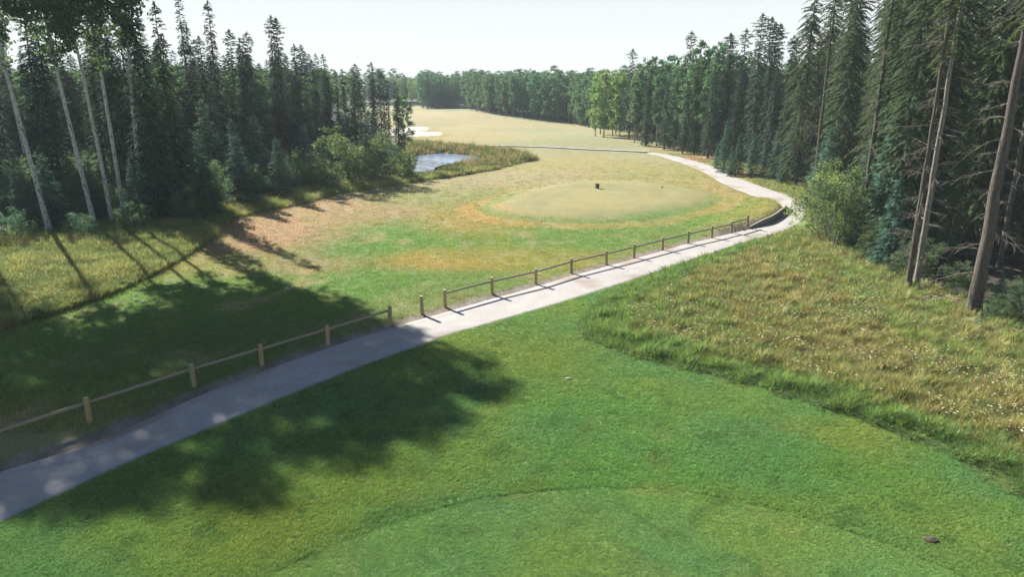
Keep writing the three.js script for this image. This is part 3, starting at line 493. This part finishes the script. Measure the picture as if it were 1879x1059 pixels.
// right wood, far stretch
const rightA = [[20.82, -122, 12.77], [21.2, -118, 13.49], [22.17, -116, 13.75], [23.92, -118, 13.66], [24.41, -114, 13.85], [25.29, -112, 13.62], [25.8, -104, 15.5], [27.53, -106, 14.45], [27.78, -102, 14.7], [29.75, -106, 15.31], [29.74, -100, 13.92], [32.13, -100, 13.78], [22.15, -112, 11.92], [23.49, -106, 11.97], [24.79, -102, 12.32], [26.29, -98, 12.36], [19.78, -118, 11.21], [29.29, -96, 11.65]];
for (const p of rightA) plant(any(aspens), 'aspen', p, 'grey green aspen in the right wood beyond the path', 'tree', 'aspens of the right wood', { mats: [broadMats[0], broadMats[2], broadMats[3]], wide: 0.9 });
const rightS = [
  [[19.82, -124, 14.52], 2, 'lone pointed spruce tip beside the pale corner clump'], [[24.74, -106, 16.18], 0, 'slim spruce before the tall aspen in the right wood'], [[27.45, -96, 15.33], 5, 'left tip of a twin spruce in the right wood'], [[28.3, -97, 15.26], 2, 'right tip of a twin spruce in the right wood'], [[29.06, -94, 15.73], 0, 'ragged spruce between the twin and the tallest pair'],
  [[29.05, -88, 17.02], 5, 'tallest spruce of the far right wood'], [[30.33, -90, 16.82], 2, 'spruce leaning on the tallest one of the far right wood'], [[29.79, -86, 13.96], 0, 'short spruce right of the tallest pair'], [[30.33, -86, 15.94], 5, 'left of the pair of spires above the young spruces'], [[31.42, -88, 15.96], 2, 'right of the pair of spires above the young spruces'],
  [[31.03, -84, 14.44], 0, 'dark spruce right of the pair of spires'], [[31.96, -84, 14.21], 5, 'dark spruce left of the last free spire'], [[31.41, -80, 15.52], 2, 'last free spire before the near right conifers'], [[23.35, -108, 11.26], 3, 'dark spruce low among the right aspens'], [[25.02, -100, 12.41], 3, 'dark spruce between right aspens, its tip below theirs'], [[29.68, -92, 12.22], 1, 'broad shaded spruce under the tallest pair'], [[30.42, -78, 11.88], 1, 'broad shaded spruce behind the young spruces'],
];
for (const [p, k, label] of rightS) plant(spruces[k], 'spruce', p, label, 'tree', 'spruces of the right wood', { mats: needleMats, wide: 1.1 });
for (const p of [[25.32, -94, 10.96], [27.8, -92, 10.94], [29.41, -88, 11.51], [29.62, -84, 11.15], [29.61, -80, 11.65], [30.72, -76, 12.88], [29.77, -72, 13.71], [20.48, -112, 9.58], [22.1, -106, 9.6], [23.4, -100, 9.63]]) plant(any([spruces[3], spruces[1]]), 'spruce', p, 'shaded spruce filling the far right wood', 'tree', 'filling spruces of the far right wood', { mats: needleMats, wide: 1.25 });
const yl = [[23.45, -80, 5.6], [24.33, -78, 4.12], [25.23, -76, 4.38], [26.79, -77, 3.52], [26.91, -74, 4.75], [27.81, -73, 5.24], [28.47, -72, 4.57], [23.76, -84, 2.93], [23.36, -77, 3.18], [26.6, -71, 3.61]];
yl.sort((a, b) => a[0] / a[1] < b[0] / b[1] ? 1 : -1).forEach((p, i) => plant(youngs[i % 3], 'young_spruce', p, `young blue green spruce, ${nth[i]} from the left in the row beyond the path bend`, 'tree', 'young spruces beyond the bend', { mats: [needleMats[3], needleMats[1], needleMats[0]], wide: 1.05 }));
console.log('right wood');

// ---------------------------------------------------------------- near right conifers with bare trunks and dead boughs
const deadMat = new THREE.MeshStandardMaterial({ color: rgb([0.19, 0.165, 0.14]), roughness: 1 });
function oldConifer([x, z], h, r0, seed, label, o = {}) {
  const r = rng(seed), t = thing('old_conifer'); tag(t, label, 'tree', 'old conifers on the right'); t.position.set(x, gh(x, z), z);
  const pts = stem(h, r0, 0.04, 0.004, r, 22, -0.35);
  part('trunk', limb(pts, 18), o.bark ?? spruceBark, t);
  const n = Math.round((o.dead ?? 22) * 1.1);
  for (let k = 0; k < n; k++) {
    const y = mix(1.5, h * 0.72, (k + r()) / n), a = r() * 6.283, L = (0.5 + 2.4 * r() * r()) * (o.reach ?? 1), up = 0.3 - 0.75 * r(), dr = 0.9 * r() * r(), ca = Math.cos(a), sa = Math.sin(a), q = [], bend = (r() - 0.5) * 0.8, rr = mix(r0, 0.04, y / h) * 0.8;
    for (let i = 0; i <= 5; i++) { const s = i / 5, w = bend * s * s * L * 0.5; q.push([ca * (rr + L * s) - sa * w, y + L * (up * s - dr * s * s), sa * (rr + L * s) + ca * w + (r() - 0.5) * 0.06, (0.009 + 0.012 * (k % 4 === 0 ? 1 : 0.2)) * (1 - 0.8 * s)]); }
    const gs = [limb(q, 5)];
    for (let j = 0; j < 9; j++) { const b = q[1 + (j % 4)], e = (r() - 0.5) * 2, l = 0.2 + 0.7 * r(); gs.push(limb([[b[0], b[1], b[2], 0.008], [b[0] + Math.cos(a + e) * l * 0.6, b[1] - 0.05, b[2] + Math.sin(a + e) * l * 0.6, 0.006], [b[0] + Math.cos(a + e) * l, b[1] - 0.15 - 0.25 * r(), b[2] + Math.sin(a + e) * l, 0.003]], 3)); }
    part('dead_bough', mergeGeometries(gs), deadMat, t);
  }
  const { crown, boughs } = spruceCrown({ seed: seed + 3, h, rad: o.rad ?? 1.9, from: (o.from ?? 0.45) + 0.1, step: 0.34, per: 5, droop: 0.6, spray: 0.19, wide: 0.036, dense: 2.8, gap: 0.28, power: 0.7, col: [0.075, 0.105, 0.045] });
  part('crown', crown, needleMats[2], t);
  part('boughs', mergeGeometries(boughs.map(b => limb(b, 4))), spruceBark, t);
  shade(t); return t;
}
oldConifer([20.38, -30.12], 20, 0.31, 3001, 'thickest bare conifer trunk at the right, with flaking bark', { dead: 26, from: 0.5 });
oldConifer([19.54, -34.05], 19, 0.15, 3002, 'left of the two close conifer trunks at the right', { dead: 24, from: 0.5, rad: 1.7 });
oldConifer([20.05, -34.25], 18, 0.165, 3003, 'right of the two close conifer trunks, pale bark at its foot', { dead: 24, from: 0.5, bark: greyBark, rad: 1.8 });
oldConifer([22.49, -45.45], 18, 0.2, 3004, 'single conifer trunk rising from the leafy bush', { dead: 26, from: 0.46 });
oldConifer([26.11, -62, 18.53].slice(0, 2), 19, 0.2, 3005, 'dark conifer trunk left of the leafy bush, crown against the sky', { dead: 16, from: 0.52 });
oldConifer([26.6, -38], 18, 0.17, 3006, 'bare trunk standing behind the thickest one', { dead: 20, from: 0.5 });
oldConifer([30.5, -41.5], 18, 0.16, 3007, 'dim trunk in the depth of the right wood near the picture edge', { dead: 18, from: 0.5 });
const live = makeTree({ seed: 610, h: 14, rad: 1.75, from: 0.03, trunk: 0.12, droop: 0.45, club: 0, gap: 0.14, per: 9, step: 0.2, spray: 0.19, wide: 0.042, power: 0.6, dense: 2.3, boughs: 120, col: [0.066, 0.1, 0.046] }, spruceCrown, spruceBark, needleMats);
const live2 = makeTree({ seed: 655, h: 14, rad: 1.4, from: 0.1, trunk: 0.11, droop: 0.55, club: 0, gap: 0.2, per: 9, step: 0.2, spray: 0.19, wide: 0.042, power: 0.5, dense: 2.3, boughs: 120, col: [0.075, 0.1, 0.042] }, spruceCrown, spruceBark, needleMats);
const backR = [[22.6, -41.5, 17.2], [25, -44, 18.5], [26.6, -41, 16.5], [23.2, -44, 12.0], [29.8, -39, 17.2], [35.5, -39, 19.8], [33, -47, 21.1], [28.5, -41, 18.5], [31.5, -38.8, 17.8], [24.3, -39.2, 9.0], [29.5, -35.6, 17.2], [34, -34, 18.5], [23.6, -46, 19.8], [27, -48, 21.1], [30, -45.5, 18.5], [33, -43, 19.8], [26, -52, 21.1], [31, -52, 22.4], [36, -48, 21.1], [29, -57, 19.8], [35, -56, 22.4], [25.8, -57.5, 18.5], [40, -53, 22.4], [33.5, -37.5, 17.2], [38, -42, 19.8], [31.5, -62, 21.1], [37, -63, 22.4], [44, -60, 23.8], [28.8, -65, 19.8], [34, -70, 21.1], [42, -68, 22.4], [27.6, -70, 19.8], [46, -66, 22], [39, -72, 22], [31, -74, 20], [47, -52, 22], [37, -34, 18]];
for (const p of backR) plant(any([live, live2]), 'spruce', p, 'drooping spruce behind the bare trunks of the right wood', 'tree', 'drooping spruces of the right wood', { mats: [needleMats[0], needleMats[2]] });
const yr = [[[21.77, -42, 7.9], 1, 'blue green young spruce left of the two close trunks'], [[23.14, -47, 6.46], 0, 'young spruce behind the leafy bush trunk'], [[24.18, -56, 6.19], 2, 'tall young spruce at the path bend, left of the leafy bush'], [[20.74, -38.5, 4.81], 2, 'small young spruce touching the two close trunks'], [[26.69, -44, 7.01], 1, 'young spruce seen between the close trunks and the thick one'], [[20.89, -29.5, 2.09], 0, 'knee high spruce seedling at the foot of the thick trunk'], [[18.12, -28.7, 0], 2, 'tiny spruce seedling at the meadow edge']];
for (const [p, k, label] of yr) plant(youngs[k], 'young_spruce', p, label, 'tree', 'young spruces of the near right wood', { mats: [needleMats[3], needleMats[1]], wide: 1.1 });
const br = [[[20.36, -46.5, 4.6], 2, 'tall light green bush mass left of the single conifer trunk', 0.95], [[21.19, -44, 3.4], 0, 'light green bush wrapping the foot of the single trunk', 0.9], [[20.96, -40.5, 2.36], 2, 'leafy bush right of the single trunk', 1.0], [[19.94, -43.5, 5.11], 0, 'large leafy bush beside the path bend', 0.8], [[21.24, -49.5, 2.19], 3, 'lower part leafy bush reaching over the bend of the path', 1.1], [[20.53, -43, 1.89], 1, 'leafy bush in front of the single conifer trunk', 1.0], [[20.66, -41, 1.3], 3, 'low bush at the meadow edge under the single trunk', 1.2], [[20.52, -29, 1.15], 2, 'broad leaved shrub right of the thickest trunk', 1.1], [[19.09, -27.8, 0.46], 3, 'small shrub in front of the thickest trunk', 1.3], [[21.14, -28.5, 0.94], 1, 'shrub cut by the right picture edge', 1.2], [[20.02, -36.5, 0.8], 3, 'small bush left of the two close trunks', 1.2]];
br.forEach(([p, k, label, wide], i) => plant(bushes[k], 'shrub', p, label, 'bush', 'bushes along the right wood edge', { wide, mats: i < 6 ? [paleMats[1], broadMats[1]] : broadMats }));
// brush piles of dead sticks
function brushPile([x, z], n, sx, sz, seed, label) {
  const r = rng(seed), t = thing('brush_pile'); tag(t, label, 'brush pile'); t.position.set(x, gh(x, z), z);
  const mats = [[0.32, 0.25, 0.19], [0.24, 0.17, 0.12], [0.4, 0.34, 0.28]].map(c => new THREE.MeshStandardMaterial({ color: rgb(c), roughness: 1 }));
  for (let k = 0; k < n; k++) {
    const a = (r() - 0.5) * 1.6 + (r() < 0.25 ? 1.3 : 0.1), l = 0.4 + 1.3 * r(), px = (r() - 0.5) * sx, pz = (r() - 0.5) * sz, y = 0.02 + 0.2 * r() * (1 - Math.abs(px) / sx), u = Math.cos(a) * l / 2, w = Math.sin(a) * l / 2, t0 = (r() - 0.5) * 0.12, b = (r() - 0.5) * 0.12;
    part('stick', limb([[px - u, y - t0, pz - w, 0.026], [px + b, y + 0.03, pz + b, 0.022], [px + u, y + t0, pz + w, 0.008]], 6), mats[k % 3], t);
  }
  shade(t);
}
brushPile([20.02, -31.81], 60, 3, 1.1, 41, 'tangle of dead sticks between the close trunks and the thick one');
brushPile([20.57, -27.78], 60, 2.6, 1.5, 42, 'tangle of dead sticks at the right picture edge');
brushPile([26, -41.5], 40, 5, 3, 43, 'sunlit litter of dead sticks deep in the right wood');
{ const t = thing('broken_stump'), q = [25.6, -41]; t.position.set(q[0], gh(...q), q[1]); tag(t, 'short grey broken stump in the sunlit patch of the right wood', 'stump'); part('stump', limb([[0, -0.2, 0, 0.11], [0, 0.4, 0.02, 0.09], [0.04, 0.9, 0.03, 0.08], [0.05, 1.05, 0.03, 0.03]], 9), deadMat, t); part('splinter', limb([[0.04, 0.8, 0.05, 0.04], [0.1, 1.15, 0.08, 0.01]], 5), deadMat, t); shade(t); }

// ---------------------------------------------------------------- woods behind that read as one mass
function wood(name, label, places, geos, mats) {
  places.forEach((list, k) => {
    const m = new THREE.InstancedMesh(geos[k], mats[k], list.length), q = new THREE.Object3D(), r = rng(k + 5);
    list.forEach(([x, z, s, w], i) => { q.position.set(x, gh(x, z), z); q.scale.set(s * w, s, s * w); q.rotation.set(0, r() * 6.3, 0); q.updateMatrix(); m.setMatrixAt(i, q.matrix); });
    m.name = numbered(name); m.castShadow = m.receiveShadow = true; m.userData = { kind: 'stuff', label: label[k], category: 'trees' }; scene.add(m);
  });
}
{
  const r = rng(808), A = [], S = [];
  for (let i = 0; i < 420; i++) { const a = -0.7 + 1.02 * r(), D = 215 + 160 * r(), x = Math.tan(a) * D; if (x / D > -0.13 && D < 300 && inFairway(x, -D) < 6) continue; if (inFairway(x, -D) < 14) continue; A.push([x, -D, 0.8 + 0.22 * r(), 1.3]); }
  for (let i = 0; i < 160; i++) { const x = mix(-95, -18, r()), z = mix(-84, -190, r()); if (inFairway(x, z) < 10 || pondEdge(x, z) < 6 || x > -0.17 * -z - 4) continue; A.push([x, z, 0.72 + 0.14 * r(), 1.3]); }
  for (let i = 0; i < 130; i++) { const x = mix(24, 120, r()), z = mix(-96, -190, r()); if (inFairway(x, z) < 12) continue; A.push([x, z, 0.8 + 0.2 * r(), 1.2]); }
  for (let i = 0; i < 150; i++) { const x = mix(-90, -24, r()), z = mix(-86, -130, r()); if (inFairway(x, z) < 9 || x > -0.24 * -z) continue; S.push([x, z, 0.75 + 0.2 * r(), 1.4]); }
  for (let i = 0; i < 170; i++) { const x = mix(30, 95, r()), z = mix(-58, -120, r()); if (inFairway(x, z) < 14 || inPath(x, z) < 12 || x < 0.42 * -z) continue; S.push([x, z, 0.85 + 0.3 * r(), 1.4]); }
  { const L = curve2([[18.64, -146.93], [15.44, -172.73], [8.26, -184.24], [-1.41, -200.21], [-9.71, -220.89], [-18.57, -252.97], [-27.65, -250.7], [-35.8, -286.69], [-51.64, -292.68]], 60); for (const [x, z] of L) for (let k = 0; k < 4; k++) A.push([x + (r() - 0.5) * 5, z - 13 - k * 5 - r() * 4, 0.66 + 0.16 * r(), 1.5]); }
  for (let i = 0; i < 260; i++) { const x = mix(20, 75, r()), z = mix(-108, -165, r()); if (inFairway(x, z) < 7 || inPath(x, z) < 12 || x < 20 + (-z - 108) * 0.02) continue; S.push([x, z, 0.55 + 0.25 * r(), 1.7]); }
  const leafy = mergeGeometries([aspens[1].children[1].geometry]), conif = spruces[3].children[1].geometry;
  wood('distant_wood', ['far off green broadleaf wood behind the fairway and the nearer trees', 'dark mass of conifers behind the trees one can tell apart'], [A, S], [leafy, conif], [broadMats[0], needleMats[0]]);
}
{
  const r = rng(909), U = [];
  for (let i = 0; i < 900; i++) { const x = mix(-52, -14, r()), z = mix(-46, -84, r()); const d = inFairway(x, z); if (d < 6.5 || (x < -26 && z > -51) || nearSide(x, z) < 0) continue; U.push([x, z, 0.22 + 0.5 * r(), 1.2]); }
  for (let i = 0; i < 700; i++) { const x = mix(18, 50, r()), z = mix(-28, -72, r()); if (forestRight(x, z) > -1.5 || r() > 0.75) continue; if (x > 22 && x < 29 && z > -40 && z < -33) continue; U.push([x, z, 0.18 + 0.4 * r(), 1.2]); }
  for (let i = 0; i < 160; i++) { const x = mix(14, 46, r()), z = mix(-66, -150, r()); if (inFairway(x, z) < 3 || inPath(x, z) < 9 || forestRight(x, z) < 0 || x < 18 + (-z - 66) * 0.02 + (z > -84 ? 14 : 0)) continue; U.push([x, z, 0.4 + 0.5 * r(), 1.2]); }
  wood('undergrowth', ['low leafy undergrowth on the floor of the woods'], [U], [bushes[1].children[1].geometry], [broadMats[0]]);
}
console.log('woods');

// ---------------------------------------------------------------- things on the tee and the lawn
{
  const q = [7.79, -65.32], t = thing('litter_bin'); t.position.set(q[0], gh(...q), q[1]); tag(t, 'small dark green bin on the yellow tee', 'bin'); t.scale.setScalar(0.82);
  const m = new THREE.MeshStandardMaterial({ color: rgb([0.025, 0.04, 0.03]), roughness: 0.55 });
  part('bucket', new THREE.LatheGeometry([[0.001, 0.02], [0.15, 0.02], [0.155, 0.0], [0.2, 0.46], [0.225, 0.48], [0.225, 0.51], [0.19, 0.51], [0.15, 0.06], [0.001, 0.06]].map(p => new THREE.Vector2(...p)), 20), m, t);
  part('post', limb([[-0.24, -0.1, 0.05, 0.03], [-0.24, 0.4, 0.05, 0.03], [-0.24, 0.56, 0.05, 0.028]], 8), m, t); shade(t);
  const b = [13.68, -65.65], k = thing('tee_marker'); k.position.set(b[0], gh(...b), b[1]); tag(k, 'small pale tee marker ball on the right of the tee', 'tee marker');
  part('ball', new THREE.LatheGeometry(Array.from({ length: 12 }, (_, i) => { const a = -1.3 + (i / 11) * 2.87; return new THREE.Vector2(Math.max(0.0005, 0.1 * Math.cos(a)), 0.11 + 0.1 * Math.sin(a)); }), 18), new THREE.MeshStandardMaterial({ color: rgb([0.6, 0.5, 0.2]), roughness: 0.5 }), k);
  part('spike', limb([[0, -0.1, 0, 0.015], [0, 0.04, 0, 0.02]], 6), m, k); shade(k);
}
function divot([x, z], s, col, seed, label) {
  const g = new THREE.SphereGeometry(1, 18, 10), p = g.attributes.position, r = rng(seed);
  for (let i = 0; i < p.count; i++) { const n = 1 + 0.5 * noise.noise(p.getX(i) * 2.3 + seed, p.getY(i) * 2.3, p.getZ(i) * 2.3); p.setXYZ(i, p.getX(i) * s * n, p.getY(i) * 0.03 * n, p.getZ(i) * s * 0.7 * n); }
  g.computeVertexNormals(); const o = new THREE.Mesh(g, new THREE.MeshStandardMaterial({ color: rgb(col), roughness: 1 })); o.name = numbered('divot'); o.position.set(x, gh(x, z) + 0.03, z); tag(o, label, 'divot'); scene.add(shade(o));
}
divot([9.36, -13.84], 0.15, [0.06, 0.045, 0.032], 5, 'patch of bare brown soil in the lawn at the lower right');
divot([1.95, -22.85], 0.1, [0.33, 0.31, 0.25], 9, 'small whitish scrape in the lawn left of the meadow');

// ---------------------------------------------------------------- grasses
function tuft(seed, n, h, spread, wid, curl, seg = 2, pale = 0) {
  const r = rng(seed), F = new Faces();
  for (let k = 0; k < n; k++) {
    const a = r() * 6.283, q = Math.sqrt(r()) * spread, b = [Math.cos(a * 3) * q, -0.01, Math.sin(a * 3) * q], hh = h * (0.55 + 0.6 * r()), c = curl * (0.4 + 0.9 * r()) * hh, s = [-Math.sin(a), 0, Math.cos(a)], f = r() < pale ? tone([1.6, 1.6, 1.5], r, 0.2) : tone(pale ? [0.86, 0.87, 0.8] : [1, 1, 1], r, 0.25);
    if (seg === 1) { F.blade(b, [b[0] + Math.cos(a) * c, hh, b[2] + Math.sin(a) * c], s, wid, f); continue; }
    const m = [b[0] + Math.cos(a) * c * 0.35, hh * 0.62, b[2] + Math.sin(a) * c * 0.35], e = [b[0] + Math.cos(a) * c, hh, b[2] + Math.sin(a) * c], w = wid / 2;
    const p1 = [b[0] + s[0] * w, b[1], b[2] + s[2] * w], p2 = [b[0] - s[0] * w, b[1], b[2] - s[2] * w], p3 = [m[0] + s[0] * w * 0.8, m[1], m[2] + s[2] * w * 0.8], p4 = [m[0] - s[0] * w * 0.8, m[1], m[2] - s[2] * w * 0.8];
    F.p.push(...p1, ...p2, ...p3, ...p2, ...p4, ...p3, ...p3, ...p4, ...e); for (let i = 0; i < 9; i++) F.c.push(...f);
  }
  return F.build();
}
const grassMat = leafMat([1, 1, 1], 0.42);
function grass(name, label, geo, count, seed, D0, D1, place, spread = 0.78) {
  const r = rng(seed), q = new THREE.Object3D(), list = [];
  for (let i = 0; i < count; i++) {
    const D = D0 * Math.exp(r() * Math.log(D1 / D0)), x = (r() * 2 - 1) * (D * spread + 2.5), z = -D, a = place(x, z, r);
    if (!a) continue;
    list.push([x, z, a.s, a.t ?? a.s, a.c, r() * 6.283]);
  }
  const m = new THREE.InstancedMesh(geo, grassMat, list.length), c = new THREE.Color();
  list.forEach(([x, z, s, t, col, w], i) => { q.position.set(x, gh(x, z), z); q.scale.set(t, s, t); q.rotation.set(0, w, 0); q.updateMatrix(); m.setMatrixAt(i, q.matrix); m.setColorAt(i, c.setRGB(col[0], col[1], col[2])); });
  m.name = name; m.castShadow = m.receiveShadow = true; m.userData = { kind: 'stuff', label, category: 'grass' }; scene.add(m);
  console.log(name, list.length);
}
// short lawn blades: left longer outside the close cut ring of the foreground
grass('lawn_grass', 'short blades of the foreground lawn', tuft(1, 8, 0.055, 0.055, 0.013, 1.0, 1), 500000, 11, 12, 46, (x, z, r) => {
  if (nearSide(x, z) > 0 || inPath(x, z) < -0.06 + 0.12 * r() || inMeadow(x, z) < 0.1 || forestRight(x, z) < 0) return;
  const close = cutLine(x, z) + 0.05 * fbm(x * 2, z * 2, 2, 122) < 0, n = fbm(x * 0.8, z * 0.8, 3, 120), s = (close ? 0.57 : (0.95 + n * 0.5) * (cutLine(x, z) < 0.15 ? 1.12 : 1)) * (0.7 + 0.6 * r()), c = tone(lawnColor(x, z), r, 0.34).map(v => v * 1.55), k = 0.72 + -z / 45;
  return { s: s * k * 0.8, t: k, c: close ? c : mix3(c, [0.13, 0.22, 0.07], 0.2 * r()) };
});
grass('fairway_grass', 'short dry blades of the fairway turf', tuft(2, 9, 0.045, 0.1, 0.016, 0.9, 1), 200000, 12, 19, 95, (x, z, r) => {
  if (inFairway(x, z) > -0.1 || inPath(x, z) < 0.45 + 0.3 * r() || r() > smooth(-0.3, 3, inTee(x, z)) || r() < smooth(45, 95, -z)) return;
  const k = 0.8 + -z / 40; return { s: k * (0.5 + 0.6 * r()), t: k * 1.1, c: tone(inTee(x, z) < 0 ? teeColor(x, z) : fairwayColor(x, z), r, 0.3).map(v => Math.min(0.8, v * 1.4)) };
});
const straw = [[0.4, 0.36, 0.14], [0.32, 0.29, 0.09], [0.54, 0.49, 0.26], [0.26, 0.27, 0.08], [0.22, 0.17, 0.07]], green = [[0.2, 0.32, 0.08], [0.15, 0.29, 0.1], [0.28, 0.36, 0.09]];
grass('meadow_grass', 'tall straw and green meadow grass on the right', tuft(3, 12, 0.46, 0.13, 0.015, 0.6, 2, 0.2), 290000, 13, 13, 52, (x, z, r) => {
  let d = -inMeadow(x, z) + 0.5 * fbm(x * 0.9, z * 0.9, 3, 136); if (d < 0) { if (d < -2.2 || forestRight(x, z) > 0.2 || inPath(x, z) < 0.3 || r() > 0.45 + d * 0.15) return; d = 0.5; }
  const n = fbm(x * 0.35, z * 0.35, 4, 130), m = fbm(x * 1.3, z * 1.3, 3, 133), edge = forestRight(x, z) < 4 ? 0.25 : 1 - smooth(0.4, 2.2, d + n * 2.2), g = r() < edge * 0.95 + 0.24 + n * 0.9 + (x < 9 && z < -25 ? 0.3 : 0);
  const c = tone(g ? green[Math.floor(r() * 3)] : straw[Math.floor(r() * 5)], r, 0.3);
  return { s: (0.4 + 0.75 * r()) * Math.max(0.3, 0.85 + m * 1.7) * (0.55 + 0.45 * smooth(0, 0.6, d)) * (g && edge > 0.5 ? 0.95 : 1), t: 0.9 + 0.5 * r(), c: g ? c : mix3(c, [0.4, 0.24, 0.11], smooth(0.02, 0.28, n) * 0.5) };
});
grass('rough_grass', 'pale tall grass along the left wood edge', tuft(4, 14, 0.5, 0.2, 0.018, 0.6), 260000, 14, 24, 84, (x, z, r) => {
  if (x > 2 || nearSide(x, z) < 0 || inPath(x, z) < 1) return; const d = inFairway(x, z), deep = x < -18 && z > -56 ? 8 : 0; if (d < 0.05 || d > 7 + deep) return; if (inPond(x, z) < 0.3) return;
  if (r() < smooth(3 + deep, 7 + deep, d)) return; const n = fbm(x * 0.4, z * 0.4, 3, 140);
  const c = tone(r() < 0.5 + n ? [0.4, 0.39, 0.14] : [0.2, 0.29, 0.085], r, 0.25); return { s: (0.5 + 0.7 * r()) * (0.9 + n), t: 1 + 0.5 * r(), c };
}, 0.86);
grass('verge_grass', 'yellow green grass of the verge beyond the path bend', tuft(5, 12, 0.22, 0.2, 0.02, 0.6), 60000, 15, 46, 100, (x, z, r) => {
  if (x < 14 || nearSide(x, z) < 0 || inPath(x, z) < 0.1 || inFairway(x, z) < 0.1 || forestRight(x, z) < 0) return;
  const n = fbm(x * 0.12, z * 0.12, 3, 80); return { s: 0.5 + 0.7 * r(), t: 1.2, c: tone(n > 0.08 && r() < 0.75 ? [0.38, 0.24, 0.13] : r() < 0.5 ? [0.3, 0.3, 0.09] : [0.16, 0.22, 0.06], r, 0.2) };
});
grass('reeds', 'tall reeds and sedge ringing the pond', tuft(6, 16, 1.3, 0.3, 0.04, 0.3), 26000, 16, 66, 124, (x, z, r) => {
  const e = pondEdge(x, z); if (e > 0.3 || inPond(x, z) < 0.1 + 0.5 * r()) return; const n = fbm(x * 0.25, z * 0.2, 3, 150);
  return { s: (0.35 + 0.5 * r()) * (0.75 + n) * (z > -90 ? 0.5 : 1.1) * (r() < 0.06 ? 1.7 : 1), t: 1.1, c: tone(r() < 0.55 + n ? [0.14, 0.18, 0.055] : [0.38, 0.3, 0.13], r, 0.25) };
}, 0.3);
{
  const F = new Faces(); for (let k = 0; k < 6; k++) { const a = k * 1.047; F.kite([0, 0.5, 0], [Math.cos(a), 0.18, Math.sin(a)], [-Math.sin(a), 0, Math.cos(a)], 0.03, 0.026, [1, 1, 1]); }
  F.blade([0, 0, 0], [0, 0.5, 0], [1, 0, 0], 0.008, [0.25, 0.35, 0.12]); F.blade([0, 0, 0], [0, 0.5, 0], [0, 0, 1], 0.008, [0.25, 0.35, 0.12]);
  const g = F.build(), put = (name, label, n, seed, place) => grass(name, label, g, n, seed, 14, 46, place);
  put('white_wildflowers', 'white wildflowers scattered through the meadow and rough', 24000, 21, (x, z, r) => { const a = inMeadow(x, z) < -1.6, b = x < -14 && inFairway(x, z) > 0.8 && inFairway(x, z) < 11; if (!a && !b) return; if (r() > 0.4 + 2.4 * fbm(x * 0.3, z * 0.3, 3, 160)) return; return { s: 0.8 + 0.5 * r(), t: 0.7 + 0.9 * r(), c: tone([0.68, 0.64, 0.46], r, 0.15) }; });
  put('red_wildflowers', 'few orange red flowers in the meadow', 110, 22, (x, z, r) => inMeadow(x, z) < -1.5 && r() < 0.5 ? { s: 1, t: 1.6, c: [0.55, 0.11, 0.04] } : undefined);
}
console.log('done');
renderer.render(scene, camera);
